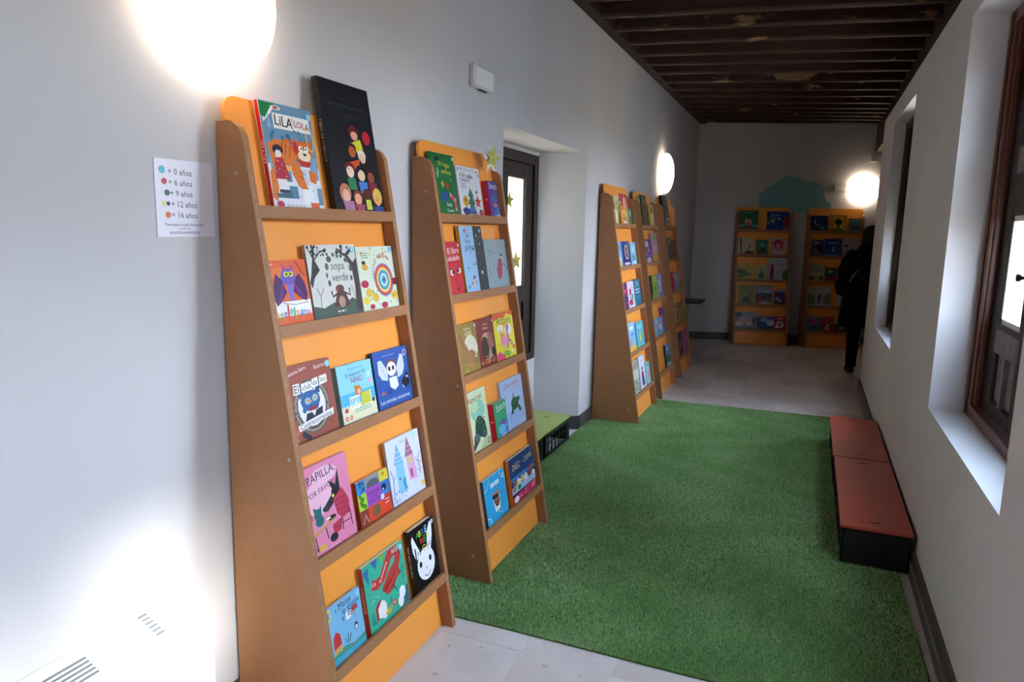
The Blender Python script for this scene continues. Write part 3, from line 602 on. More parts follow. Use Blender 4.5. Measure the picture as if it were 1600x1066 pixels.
B(1, 3, .034, .264, .300, 'tall pink book with a wolf eating at a table, fourth row of nearest shelf', 'df86a8', '''
E eeb8cc .3 .62 .3 .2;E eebcd0 .45 .85 .3 .1;E 1f2026 .66 .60 .10 .07;P 1f2026 .60 .62 .52 .76 .68 .68;P 1f2026 .66 .66 .76 .86 .76 .62;P 2a2a30 .58 .60 .62 .50 .44 .42 .36 .44 .40 .50;E 3a3a40 .40 .46 .07 .035;E e0d050 .59 .565 .03 .018;P b83a52 .58 .52 .80 .62 .92 .44 .90 .28 .72 .26 .62 .34;L 7a2438 .01 .62 .5 .86 .5;L 7a2438 .01 .6 .44 .9 .43;L 7a2438 .01 .62 .38 .9 .36;L 7a2438 .01 .66 .31 .88 .3;P b83a52 .48 .24 .72 .28 .66 .14 .5 .12;L 7a2438 .01 .5 .2 .7 .2;E 24242a .50 .33 .09 .03;E 2a2a30 .48 .1 .09 .05
E 2a6a6a .22 .44 .08 .07;E 2a6a6a .24 .36 .09 .06;P 2a6a6a .14 .48 .14 .54 .22 .50;P 2a6a6a .26 .5 .3 .54 .3 .46;E a8506a .04 .44 .07 .06;P c89a5a .02 .24 .56 .32 .58 .30 .04 .2;L 4a2a34 .02 .10 .22 .12 .04;L 4a2a34 .02 .34 .26 .36 .12;L 4a2a34 .015 .02 .18 .02 .08 .14 .06;L 4a2a34 .02 .72 .26 .70 .12;L 4a2a34 .02 .9 .34 .92 .12;L 4a2a34 .015 .72 .2 .92 .2;E d8b04a .22 .06 .08 .035;P e8b04a .16 .05 .28 .02 .3 .07;E f0ece8 .42 .34 .05 .012;B f4e0e8 .4 .005 .6 .015 .01
T 2a2430 .38 .86 .66 6 ¡PAPILLA,;T 4a3444 .36 .70 .60 7 POR FAVOR!''', th=.012)
B(1, 3, .292, .484, .178, 'small square patchwork book in blue, red, green and violet, fourth row of nearest shelf', 'd05038', '''
R 3a8ac0 0 .70 .26 1;R 8a9094 .26 .70 .72 1;E 55595c .5 .80 .2 .12;R e0d040 .72 .74 1 1;R a8cc3c 0 .34 .26 .70;R a050b0 .26 .34 .72 .76;R 3a7ac0 .72 .42 1 .74;R c83c30 .72 .12 1 .42;R 8a3a34 0 0 .26 .34;P e0482c .26 0 1 0 1 .14 .72 .3 .26 .34;E 7a5a3a .5 .18 .14 .14;D 4a7a2a 8 .02 .36 .24 .66 .05 3;E 1f2a44 .82 .6 .08 .08;E f0f0f0 .8 .56 .02 .02;L d8b08a .03 .06 .04 .16 .22 .22 .04;D 1f4a70 6 .04 .74 .24 .96 .04 6;L f0e0d0 .02 .8 .3 .94 .3;L f0e0d0 .02 .8 .22 .94 .22;D b88a20 5 .78 .8 .96 .94 .03 3;E c8dcf0 .74 .4 .06 .07
T 54205c .49 .62 .38 0 HISTORIA;T 54205c .49 .52 .2 0 DE UN;T 54205c .49 .44 .34 0 DRAGÓN''', th=.016, spine='7a2a24')
B(1, 3, .494, .728, .262, 'white book with a blue tower and a pink tower, fourth row of nearest shelf', 'd8dcee', '''
P 7ab4d8 .30 .92 .16 .60 .44 .60;P 8ac4e0 .20 .60 .44 .60 .46 .10 .22 .14;P a8688a .62 .96 .50 .64 .76 .64;P dca8c8 .54 .64 .76 .64 .80 .22 .56 .26;L e4ecf6 .01 .24 .78 .36 .78;L e4ecf6 .01 .21 .7 .4 .7;L e4ecf6 .01 .19 .64 .42 .64;L e8d0e0 .01 .56 .8 .7 .8;L e8d0e0 .01 .54 .72 .73 .72;P 4a90c0 .36 .34 .44 .34 .44 .16 .38 .16;P b04a8a .60 .42 .68 .42 .68 .28 .62 .28;E e0cc60 .64 .56 .05 .05;E e0cc60 .94 .1 .06 .05;L 5a7aa0 .02 .06 .1 .1 .4 .04 .56;L 5a7aa0 .012 .1 .36 .2 .46;L 8a5a8a .02 .9 .26 .88 .5 .96 .62;L 8a5a8a .012 .88 .46 .8 .56;L 8a5a8a .012 .9 .4 .98 .46;E 2a3a5a .28 .36 .02 .02;D 6a9ac0 16 .04 .06 .5 .2 .02 2;B 8a9ac0 .4 .9 .55 .93 .01;D 9a6a9a 8 .8 .3 .97 .5 .015 6
T 3a3a5a .12 .05 .16 0 milenio''', th=.012, spine='b0a090', sticker=('a8d8f0', .84, .94, .010))
B(1, 4, .036, .222, .208, 'light blue book about liking water with wellies and an umbrella, bottom row of nearest shelf', '7cb8dc', '''
P 3a9a8a 0 .0 1 .0 1 .16 .7 .12 .4 .2 0 .14;P 4ab0c8 0 .0 1 0 1 .07 0 .09;R e8d050 0 .78 .16 .98;R 6a9ad0 .03 .82 .13 .94;P e0562c .68 .66 .9 .66 .86 .74 .79 .77 .72 .74;L e0562c .02 .79 .66 .79 .52;E e8eef4 .62 .66 .11 .08;L 1f4a4a .02 .5 .2 .54 .36;L 1f4a4a .02 .54 .2 .62 .34;L 1f4a4a .015 .46 .22 .44 .32;P c83030 .12 .24 .34 .28 .32 .46 .22 .54 .14 .46;P e0a030 .14 .16 .22 .16 .22 .26 .14 .26;P e0a030 .26 .16 .34 .16 .34 .26 .26 .26;D e8486a 6 .3 .06 .7 .12 .02 4;E 24344a .78 .38 .05 .07;E f0f0f0 .78 .36 .03 .04
T 1f2a54 .30 .88 .05 10 A;T 1f2a54 .56 .90 .36 4 Maisy;T 1f2a54 .70 .79 .48 5 le gusta;T 1f2a54 .66 .69 .46 8 el agua''', th=.010, sticker=ST)
B(1, 4, .252, .506, .252, 'green book with a winding red scarf and a red spine, bottom row of nearest shelf', '3fae90', '''
P 3a6aa0 .0 .92 .1 .7 .14 .96;P 3a6aa0 .2 1 .3 .84 .36 1;P 6ab84a .4 1 .46 .86 .54 1;P 3a6aa0 .6 1 .66 .9 .7 1;P 2f6a70 .76 0 1 0 1 .3 .86 .2
L c03c38 .15 .16 .66 .28 .62 .42 .66 .54 .80 .66 .92 .80 .93 .86 .84 .80 .72 .66 .64 .54 .54 .44 .46 .50 .42 .62 .46 .72 .56 .84 .60;L e8a898 .006 .5 .42 .66 .52 .8 .6
E f4ece8 .30 .22 .13 .13;P b03030 .17 .08 .17 .3 .26 .36 .34 .36 .22 .26 .22 .1;E f4ece8 .36 .12 .07 .07;P d8b040 .36 .1 .56 .2 .5 .05;E f0f0f0 .84 .22 .08 .10;E f0f0f0 .78 .1 .07 .09;L 1a2a2a .02 .72 .32 .64 .44 .62 .36;E b8506a .62 .16 .06 .05;E f0d060 .62 .16 .02 .02;D 1f6a54 18 .78 .5 .96 .96 .02 4;D a8d8c0 16 .06 .4 .3 .6 .012 8;P 2a8a7a .04 .1 .1 .3 .16 .06;L 24584c .012 .5 .12 .56 .3;L 24584c .012 .9 .4 .92 .66
T f6ece8 .21 .66 .09 -12 LA;T f6ece8 .46 .735 .30 44 BUFANDA;T f6ece8 .82 .93 .2 6 ROJA''', th=.020, spine='c03424', sticker=ST, spinetext=('f0e0d0', 'LA BUFANDA ROJA'))
B(1, 4, .553, .748, .262, 'black board book with a white rabbit face and coloured letters, bottom row of nearest shelf', '0d0e10', '''
P f0eef4 .34 .56 .22 .72 .10 .90 .04 .84 .04 .66 .14 .48;P f0eef4 .60 .56 .68 .80 .84 .96 .92 .92 .88 .72 .76 .52;E f0eef4 .50 .34 .36 .26;E 14141a .28 .38 .055 .05;E 14141a .68 .38 .055 .05;P e88aa0 .44 .28 .54 .28 .49 .24;L 14141a .02 .38 .18 .46 .14 .56 .15 .62 .19
T 3ab85a .30 .86 .12 4 A;T e8d83a .40 .865 .09 2 B;T 3a7ad8 .52 .87 .09 0 R;T 9ad8e0 .66 .875 .09 0 E;T d83a3a .42 .74 .08 0 B;T d83a3a .50 .745 .03 0 i;T 3ab85a .58 .745 .08 0 E;T e8d83a .70 .75 .09 0 N;T 14141a .14 .57 .04 0 l;T 4a9ab8 .22 .575 .09 0 o;T 3a7a5a .32 .58 .07 0 s;T e8c83a .50 .60 .15 0 O;T c83a3a .64 .605 .04 0 j;T 5a5a60 .74 .61 .09 0 o;T 24242a .86 .615 .06 0 s''', th=.024, spine='16161a', off=.019, sticker=('a8d8e8', .92, .94, .009), spinetext=('d0d0d0', 'ABRE BIEN LOS OJOS'))
# ---- second shelf
B(2, 0, .036, .262, .297, 'dark green book with a bee and a pink worm, top row of second shelf', '1c6a3a', '''
P b83038 .0 .10 .0 .42 .12 .46 .16 .34 .12 .28;E 2a4a8a .42 .30 .14 .08;E e0c030 .40 .50 .07 .05;L 1a1a1a .03 .36 .46 .37 .54;L 1a1a1a .03 .42 .46 .43 .54;E c02838 .60 .48 .06 .05;L 1a2a1a .02 .78 .3 .74 .56;L d04468 .10 .66 .34 .84 .26 .86 .08;O f4f0e8 .68 .34 .03 .03 .01;O f4f0e8 .85 .26 .03 .03 .01;O f4f0e8 .86 .1 .03 .03 .01;L c8d0d8 .02 .22 .6 .32 .72;L c8d0d8 .02 .2 .64 .28 .76;E 0f2a1a .3 .9 .1 .04;S 8ac050 .76 .58 .03
T d8b83a .56 .82 .48 -4 Un lugar;T d8b83a .62 .70 .40 -4 perfecto;T f0f0e8 .58 .17 .2 0 Lucy;T f0f0e8 .6 .08 .28 0 Cousins''', th=.012, sticker=('b8e0e8', .93, .94, .008))
B(2, 0, .276, .522, .258, 'white book with a little fir tree and scribbled animals, top row of second shelf', 'e4e0e6', '''
P 2f6a44 .52 .58 .38 .40 .46 .40 .36 .24 .44 .24 .34 .04 .70 .04 .60 .24 .68 .24 .58 .40 .64 .40;P e0d850 .50 .66 .46 .56 .54 .56;E d8a030 .26 .30 .12 .11;E 1a1a1a .26 .32 .03 .03;S c83038 .80 .30 .16;E 2a3a7a .24 .10 .14 .08;E 4a6ab8 .5 .12 .12 .08;E b03a4a .9 .08 .1 .07;D 2a2a6a 12 .04 .02 .96 .14 .03 2;E 1a1a24 .78 .5 .04 .03;L 1a1a24 .015 .76 .5 .84 .56;D c03a4a 6 .1 .0 .9 .08 .03 7;E 2a2a4a .08 .93 .02 .03;E 2a2a4a .22 .95 .02 .02;E 8a2a3a .88 .92 .03 .02;B a09aa8 .3 .93 .8 .96 .012
T 3a3a44 .40 .82 .56 -3 ALBA, ALBÍN;T 3a3a44 .32 .72 .42 -3 Y PINCHITA;B 7a7a84 .12 .58 .36 .66 .018''', th=.012, sticker=('8ac8d8', .93, .86, .008))
B(2, 0, .590, .706, .206, 'small purple book with a pink spine, top right of the second shelf', '4a2a7a', '''
P 3a6ab0 .2 .02 1 .02 1 .34 .6 .2;E 2a5a9a .5 .5 .3 .12;E e8a090 .6 .34 .2 .06;E c02a5a .62 .36 .12 .05;D 6a4ab0 8 .1 .6 .9 .9 .05 3;P f0e8f0 .4 .02 1 .02 1 .08
T f0eaf4 .54 .86 .8 -3 Stitch''', th=.040, off=.008, spine='c82a5a', spinetext=('f4d8e4', 'S'))
B(2, 1, .052, .196, .262, 'red book with two white eyes, second row of the second shelf', 'c42a34', '''
E f0e8e8 .34 .42 .13 .06;E 141014 .40 .42 .07 .04;E f0e8e8 .80 .45 .13 .06;E 141014 .74 .45 .07 .04;L 141014 .03 .2 .5 .44 .46;L 141014 .03 .68 .48 .9 .53;L 7a141c .03 .5 .3 .6 .24 .56 .2;P 3a0a14 .5 .1 .7 .14 .64 .06
T f4e4e4 .58 .83 .76 3 El libro;T f4e4e4 .5 .69 .84 3 enfadado''', sticker=('c8e0ec', .92, .93, .008))
B(2, 1, .214, .452, .333, 'tall light blue and charcoal book with a yellow spine, second row of second shelf', '9cc0e0', '''
R 2f3236 .60 0 1 1;D 24283a 8 .08 .3 .55 .9 .03 4;S b03038 .22 .93 .06;S b03a3a .76 .58 .04;D d8d8d8 5 .66 .2 .95 .9 .02 5;D c86a5a 5 .2 .1 .5 .3 .04 7;L 2f6a4a .02 .06 .06 .2 .1;L f0e8e0 .03 .36 .08 .4 .2;E 3a3a4a .4 .22 .04 .03;E c0d8d0 .8 .28 .05 .03
T 4a6a8a .32 .86 .16 0 Del;T 4a6a8a .32 .77 .2 0 lado;T 14161a .38 .67 .40 0 BUENO;B 8ac0e0 .1 .02 .5 .05 .014''', th=.018, off=.020, spine='e0a824', sticker=('8ac8e0', .88, .93, .009))
B(2, 1, .470, .740, .268, 'grey teal book with a crimson winged figure, second row of the second shelf', '94a8ac', '''
P a83048 .62 .62 .74 .56 .70 .30 .60 .16 .46 .22 .46 .40;E d8b0a0 .72 .64 .05 .04;E 2a2a34 .74 .67 .05 .03;L 5a7078 .015 .16 .8 .4 .7;D 6a8088 12 .1 .1 .9 .5 .02 4;L 3a4a50 .02 .1 .4 .16 .3;E 3a4a50 .92 .4 .02 .03;L 7a3a44 .02 .7 .5 .86 .44;D c0d0d4 14 .2 .2 .9 .6 .012 6;L 4a5a60 .015 .5 .2 .48 .1
T c88a9a .5 .90 .6 2 Valentina''')
B(2, 2, .054, .256, .248, 'olive brown book with a hare before a white moon, middle row of second shelf', '96793a', '''
E dcd0b8 .62 .48 .34 .28;P a8744e .34 .10 .70 .10 .80 .34 .66 .46 .50 .44 .40 .58 .26 .52 .30 .36;P 8a5a3a .34 .54 .16 .84 .10 .80 .24 .52;P a8744e .40 .56 .22 .78 .30 .50;D c8a84a 20 .04 .02 .96 .2 .02 3;E 3a2a20 .34 .48 .02 .015;D 5a6a2a 8 .7 .1 .95 .4 .03 5;D f0ece0 8 .1 .05 .9 .18 .012 8
B e8d8b0 .36 .86 .7 .90 .02;T e8d8b0 .56 .80 .36 0 LEBRE''', sticker=('b8e0e8', .93, .93, .008))
B(2, 2, .260, .448, .252, 'red brown book with a seedy brown oval shape, middle row of the second shelf', '86362e', '''
E b89a80 .5 .40 .38 .30;E 4a3430 .36 .38 .24 .24;D 7a5a50 24 .16 .2 .54 .56 .015 4;E 9a6a50 .70 .50 .16 .20;E 3a2a2a .84 .26 .12 .10;E c87a3a .5 .10 .12 .06;D e8e0d8 14 .05 .02 .95 .2 .02 6;E c83a4a .15 .06 .05 .04
B e0c0b0 .34 .85 .66 .88 .018;T e8d0c0 .5 .79 .34 0 SEMILLA''', sticker=('b8e0e8', .94, .92, .007))
B(2, 2, .452, .700, .258, 'bright yellow and orange book with splashes and a pink creature, middle row of second shelf', 'e8d838', '''
P e0582c 0 .84 .3 .9 .5 .86 .7 .96 1 .88 1 1 0 1;E f4f0d8 .3 .66 .16 .08;E f4ecc8 .7 .6 .2 .12;E e88ab0 .42 .40 .16 .14;L 9a3ab0 .06 .56 .2 .66 .4 .62 .62;L 9a3ab0 .05 .6 .4 .78 .34;E b04ac0 .66 .66 .06 .07;L c03a8a .03 .34 .5 .3 .64;E e8487a .14 .08 .14 .09;E e8487a .3 .04 .1 .06;P 7ab83a .3 .1 .5 .18 .7 .1 .8 .2 .6 .02;E e85030 .9 .2 .06 .05;D e89a2a 16 .1 .3 .95 .9 .03 3;E 3a8ad0 .8 .28 .04 .04;E f0f0e0 .8 .1 .06 .04
T 3a3a4a .52 .83 .72 -2 Arcoíris''')
B(2, 3, .052, .258, .298, 'cream book with a dark mossy hill on a grey animal, fourth row of second shelf', 'cfd4ae', '''
E 8ac0a8 .5 .66 .36 .18;E b8d0a0 .36 .74 .2 .1;P 24443c .24 .24 .30 .44 .46 .56 .64 .54 .80 .42 .84 .24 .6 .18;D 3a6a4a 20 .3 .26 .78 .5 .03 5;E 5a6a68 .3 .20 .16 .09;E 4a5a58 .7 .22 .14 .07;P 2f4040 .08 .1 .2 .2 .34 .12 .1 .02;P b0c090 .4 .0 1 .0 1 .12 .7 .16;O b82a34 .88 .08 .07 .055 .03;D c8682a 10 .3 .48 .7 .56 .02 7
T 8a2a34 .42 .87 .72 3 Asmir no''', sticker=None)
B(2, 3, .306, .448, .196, 'small green board book with a pink spine, fourth row of the second shelf', '3f9a6a', '''
P 3a7ac0 .2 .0 1 .0 1 .4 .7 .5 .3 .4;E 6ab8d8 .5 .2 .3 .14;D 8ac0e0 6 .2 .05 .9 .3 .05 2;E c03a5a .62 .38 .16 .05;P f0f0f4 .3 .02 .6 .0 1 .08
T f0f4f0 .58 .84 .76 4 Stitch''', th=.034, off=.006, spine='c8284c', spinetext=('f4d8e4', 'S'))
B(2, 3, .446, .731, .274, 'pale blue book with a green textured turtle, fourth row of the second shelf', 'b4c8e8', '''
E a0bce4 .5 .2 .4 .14;D 98b4e0 10 .1 .05 .9 .3 .05 3;E 2a5a34 .56 .46 .17 .13;E 3a7040 .56 .49 .12 .08;E 2a5a34 .74 .52 .07 .05;P 2a5a34 .42 .40 .34 .28 .44 .26 .5 .36;P 2a5a34 .66 .38 .76 .24 .84 .28 .74 .4;L 1a3a24 .03 .5 .58 .54 .68;D 1c4426 18 .42 .38 .7 .56 .02 6;B 8a9ab8 .6 .76 .86 .80 .014
T c05a5a .48 .87 .7 2 ¿Cómo camina?''', off=.033)
B(2, 4, .104, .342, .234, 'sky blue book with a smiling face in a glass, bottom row of second shelf', '2f9ed0', '''
O d8ecf4 .02 .98 .24 .24 .02;O d8ecf4 .98 .98 .2 .2 .02;R e8f4fa .30 .74 .70 .84;P dfe8ec .34 .48 .68 .50 .62 .18 .40 .16;E 8a4a34 .52 .42 .13 .14;E 24242a .46 .52 .14 .07;E c8704a .52 .58 .2 .03;E f0ece8 .48 .44 .02 .015;E f0ece8 .58 .44 .02 .015;E 3a1a1a .52 .30 .07 .03;L c8e4f0 .012 .5 .14 .76 .06;O d8ecf4 .04 .02 .14 .14 .02
T 2a7ab0 .50 .79 .34 2 Lubna''', spine='243a4a', th=.016, sticker=('c8e4f0', .9, .9, .009))
B(2, 4, .398, .716, .247, 'navy book of animals in one bed, orange spine, bottom row of second shelf', '1f3a6c', '''
R 3a7ac0 0 .48 1 .56;P c02a5c 0 0 1 0 1 .22 .5 .16 0 .14;R a8c0e0 0 .20 1 .36;E e8e0d8 .3 .40 .09 .09;E 8a5a3a .14 .42 .08 .08;E 2f8a5a .3 .28 .07 .06;E e8b88a .46 .42 .07 .07;E f0e8e0 .6 .40 .08 .08;E 9a4a34 .82 .46 .09 .13;E c8703a .1 .30 .06 .06;E e8e8f0 .92 .36 .07 .06;D 14141c 12 .1 .3 .9 .5 .02 4;E f0f0f0 .14 .06 .10 .07;D e8b0c0 10 .3 .02 .96 .14 .02 6;L f0c040 .03 .84 .08 .94 .16
T d8c88a .26 .78 .3 2 DIEZ;T d8c88a .48 .80 .07 0 en la;T d8c88a .76 .80 .36 2 CAMA''', spine='d8822a', th=.022, off=.019, spinetext=('3a2a1a', 'DIEZ EN LA CAMA'))
# ---- third shelf
B(3, 0, .150, .255, .260, 'pale yellow green slim book behind the star, top row of the third shelf', 'c8c88a', 'E 7a9a3a .5 .7 .3 .15;E e8e4d0 .5 .3 .3 .15;D 5a6a3a 8 .1 .1 .9 .9 .06 3')
B(3, 0, .425, .690, .292, 'red book standing behind a yellow one, top row of the third shelf', 'b82a30', 'O f0d8d8 .6 .7 .2 .2 .05;E e8b0a8 .6 .7 .12 .12;R d8a0a0 .1 .5 .18 .9;D f0e0d8 10 .3 .4 .9 .95 .03 3', off=.040, th=.008)
B(3, 0, .335, .600, .178, 'orange yellow landscape book in front of a red one, top row of third shelf', 'd89a48', 'E e8c070 .5 .6 .3 .25;E f0e8e0 .5 .1 .2 .12;D b05a3a 8 .2 .1 .9 .5 .05 3;B a8682a .1 .8 .5 .9 .05', off=.022, th=.012)
B(3, 0, .612, .735, .165, 'small teal book at the right end, top row of the third shelf', '3a7a6a', 'E 8ac0b0 .5 .7 .3 .15;E 24504a .5 .3 .3 .18')
B(3, 1, .080, .225, .233, 'light blue book beside the navy one, second row of the third shelf', '7ab0e0', 'E e8c860 .4 .1 .4 .1;E f0d8e0 .4 .3 .3 .1;B 3a6ab0 .1 .6 .9 .85 .04')
B(3, 1, .238, .505, .233, 'navy book with a cream oval emblem, second row of the third shelf', '2a2a78', 'O e8e0a8 .55 .55 .26 .30 .05;E 8a3a5a .55 .55 .16 .2;E d8d0e8 .5 .08 .4 .06;E e8e0a8 .55 .55 .05 .06;S e8e8c0 .85 .88 .06;D 6a5ac0 12 .1 .1 .9 .9 .03 4', spine='16164a', th=.02)
B(3, 1, .530, .730, .220, 'pale sky blue book at the right, second row of the third shelf', '86bcd8', 'E c8e0e8 .5 .7 .3 .15;E 5a9ab0 .5 .3 .35 .15;P e8e8d8 .1 .05 .9 .05 .7 .2')
B(3, 2, .090, .250, .240, 'purple and red patterned book at the left, middle row of the third shelf', '6a3468', 'E c83a4a .5 .7 .4 .1;E 3a2a5a .5 .4 .4 .12;D e8a0a0 10 .1 .1 .9 .9 .06 3')
B(3, 2, .255, .488, .247, 'white book with pink and red figures, middle row of the third shelf', 'd8cfe0', 'E c83a6a .4 .6 .18 .14;E 4a9a8a .7 .4 .14 .12;E c83a3a .4 .2 .3 .12;E e8a8b8 .7 .75 .14 .1;D 5a5ab0 12 .05 .05 .95 .5 .04 3')
B(3, 2, .494, .735, .254, 'deep teal book with pale lettering, middle row of the third shelf', '2a6a84', 'E 4a9ab0 .4 .3 .06 .07;E 4a9ab0 .7 .32 .06 .07;T d8e8ec .5 .82 .4 0 UN;B c8e0e8 .15 .45 .85 .62 .05')
B(3, 3, .118, .350, .262, 'light blue picture book with yellow foot, fourth row of the third shelf', '8cbfe4', 'P e8c048 0 0 1 0 1 .14 .4 .2 0 .12;E f0f0f0 .5 .8 .3 .08;E e88a4a .25 .3 .14 .1;R 3a6ab0 .3 .55 .8 .6;S f0f4f8 .8 .9 .06', spine='5a90c0')
B(3, 3, .390, .672, .238, 'turquoise book with a yellow drop, fourth row of the third shelf', '5ab0c0', 'E e0d050 .48 .35 .12 .2;E 8ad0d8 .5 .8 .3 .1;E e0d050 .5 .6 .05 .1')
B(3, 4, .112, .300, .292, 'map like green and white book, bottom row of the third shelf', 'a8b8a0', 'R e8e8e8 .1 .45 .9 .7;E c87a8a .6 .86 .25 .1;D 4a8a6a 18 .05 .02 .95 .4 .06 3;D c86a5a 8 .05 .02 .95 .4 .05 5;D 5a8a5a 10 .1 .75 .9 .95 .06 6;B 8a8a9a .2 .5 .8 .66 .03')
B(3, 4, .340, .548, .302, 'tall white book with a figure in red and blue, bottom row of third shelf', 'd8dcec', 'E e8b8a0 .5 .56 .12 .06;P c03030 .3 .5 .7 .5 .74 .34 .28 .34;P 2f3a8a .32 .34 .72 .34 .78 .06 .3 .06;E 2a1a1a .5 .6 .13 .05;B 6a7ab0 .3 .84 .7 .86 .02')
B(3, 4, .575, .735, .210, 'aqua book with a pink animal, bottom row of the third shelf', '7ac8d0', 'E e88aa0 .55 .4 .3 .2;E f0b0b8 .55 .66 .2 .1;E e8d048 .3 .2 .15 .1;B 2a7a8a .2 .84 .8 .92 .05')
# ---- fourth shelf
B(4, 0, .070, .160, .300, 'slim yellow green book at the left, top row of the fourth shelf', '9aa060', 'E e8e0c0 .5 .8 .3 .06;E 4a6a3a .5 .5 .4 .2', off=.03)
B(4, 0, .192, .400, .322, 'tall dark green book with a tall figure, top row of the fourth shelf', '26463c', 'P 12261f .5 .96 .7 .7 .6 .1 .3 .1 .34 .7;E 4a7a6a .5 .8 .2 .1;E c8a050 .84 .5 .04 .2', spine='5a1a1a')
B(4, 0, .515, .735, .243, 'mustard book with pale figures, top row of the fourth shelf', 'c0a24e', 'E 3a2a1a .5 .74 .2 .12;E f0e0c0 .5 .45 .2 .18;P e8e0d8 .3 .04 .45 .3 .6 .3 .7 .04;P 2a3a6a .1 .0 .9 .0 .9 .06 .1 .06')
B(4, 1, .156, .425, .250, 'purple and white book with flowers, second row of the fourth shelf', '4a2a78', 'E e8e4f4 .2 .8 .3 .14;E d8d0e8 .4 .1 .4 .12;R d0c050 .35 .45 .6 .65;D 8a5ac0 14 .1 .1 .9 .9 .05 3;D e8e0f4 10 .1 .1 .9 .9 .04 6')
B(4, 1, .450, .733, .312, 'pink and yellow book with a green disc, second row of the fourth shelf', 'c88aa8', 'E 4aa04a .5 .84 .26 .12;R d8a038 0 0 1 .26;E e8b8c8 .5 .5 .3 .14;D a85a7a 8 .1 .3 .9 .7 .05 3')
B(4, 2, .170, .258, .258, 'narrow black book beside the lime one, middle row of the fourth shelf', '16161a', 'P e8e8e8 .5 .3 .9 .1 .9 .0 .2 .0;E e8e8e8 .5 .7 .2 .03;B c0c0c0 .2 .8 .8 .86 .02')
B(4, 2, .268, .500, .256, 'lime green book with pale lettering, middle row of the fourth shelf', '96b040', 'E 6a8a2a .5 .4 .3 .12;B e8f0c0 .2 .7 .8 .88 .05;E 3a5a1a .4 .2 .06 .05;E 3a5a1a .7 .2 .06 .05')
B(4, 2, .505, .735, .258, 'lavender blue book at the right, middle row of the fourth shelf', '98a0dc', 'P d8dcf4 .2 .2 .8 .9 .9 .9 .5 .2;E f0f0f8 .4 .6 .2 .1;E 5a5aa8 .6 .1 .3 .06')
B(4, 3, .530, .735, .272, 'purple book with an orange figure, fourth row of the fourth shelf', '6a4a9a', 'E d8683a .5 .4 .25 .26;E 3a2a6a .5 .8 .14 .1;E 4a6ac0 .5 .1 .4 .08', off=.036, th=.012, spine='8a2a4a')
B(4, 3, .160, .520, .192, 'wide blue and white dotted book, fourth row of the fourth shelf', '8ab0dc', 'E f0f0f4 .3 .7 .14 .2;E c83a4a .25 .6 .08 .1;E f0f0f4 .7 .4 .14 .2;D 2a3a7a 26 .05 .05 .95 .95 .03 3;E 3aa06a .5 .15 .3 .1;D f4f4f4 20 .05 .05 .95 .95 .025 6')
B(4, 4, .522, .733, .240, 'blue and green landscape picture book alone, bottom row of the fourth shelf', '4a8ac8', 'R 2a6a4a 0 .1 1 .4;E f0f4f8 .5 .8 .3 .08;R e0e4e8 0 0 1 .1;E 24506a .5 .4 .4 .1;D 6ab0e0 8 .1 .5 .9 .9 .05 3', spine='1a1a2a', th=.018)
# ---- fifth shelf
B(5, 0, .085, .425, .368, 'tall black and grey book with a white ring, top row of the fifth shelf', '1c1a1a', 'R 4a4a4c .3 0 1 1;O d8d4cc .66 .16 .26 .12 .06;D 8a8480 10 .35 .3 .95 .9 .05 3;B 9a9894 .4 .8 .9 .92 .02', th=.03, off=.012, spine='0e0c0c', spinetext=('9a8a60', 'TEATRO'))
B(5, 1, .190, .405, .262, 'dark grey green book with a round face, second row of the fifth shelf', '4a4a4a', 'E 8a9a8a .5 .8 .3 .12;E 3a2a3a .5 .4 .4 .2;D 9a6a8a 8 .1 .1 .9 .6 .06 3')
B(5, 1, .425, .725, .233, 'dark red landscape book, second row of the fifth shelf', '7a2c34', 'E b05a5a .5 .6 .2 .1;D 5a3a5a 10 .1 .1 .9 .6 .05 3;B c08a8a .2 .84 .8 .9 .04')
B(5, 2, .230, .405, .236, 'crimson book with pale edge, middle row of the fifth shelf', 'a8244c', 'E e0b0c0 .5 .8 .3 .06;R d8d0e0 .8 0 1 1')
B(5, 2, .425, .670, .215, 'pale lavender book beside the crimson one, middle row of the fifth shelf', 'a8a4c0', 'E c8c4dc .5 .6 .3 .2;E 6a5a8a .5 .2 .2 .1')
B(5, 3, .200, .430, .250, 'cream book with a purple dressed figure, fourth row of the fifth shelf', 'b0946a', 'E e8d0b0 .4 .7 .2 .1;P 4a2468 .3 .6 .5 .6 .6 .1 .2 .1;E 3a1a1a .4 .8 .2 .06')
B(5, 3, .450, .722, .230, 'olive and yellow book with leaves, fourth row of the fifth shelf', '8a7a30', 'E c8b050 .5 .6 .3 .3;E 3a6a24 .4 .9 .2 .1;E e8d8c0 .5 .2 .15 .1;D 4a4a1a 10 .1 .1 .9 .9 .05 3')
B(5, 4, .190, .375, .270, 'brown and black book beside the magenta one, bottom row of the fifth shelf', '5a4038', 'E 14121a .5 .8 .4 .14;E 9a8a7a .5 .4 .3 .2;E 1a1414 .5 .1 .4 .08')
B(5, 4, .400, .700, .266, 'magenta book with pink blossoms, bottom row of the fifth shelf', '9a3a90', 'D d070b8 20 .05 .05 .95 .95 .06 3;E c85a9a .5 .7 .14 .14;O e090c8 .4 .2 .2 .1 .04')
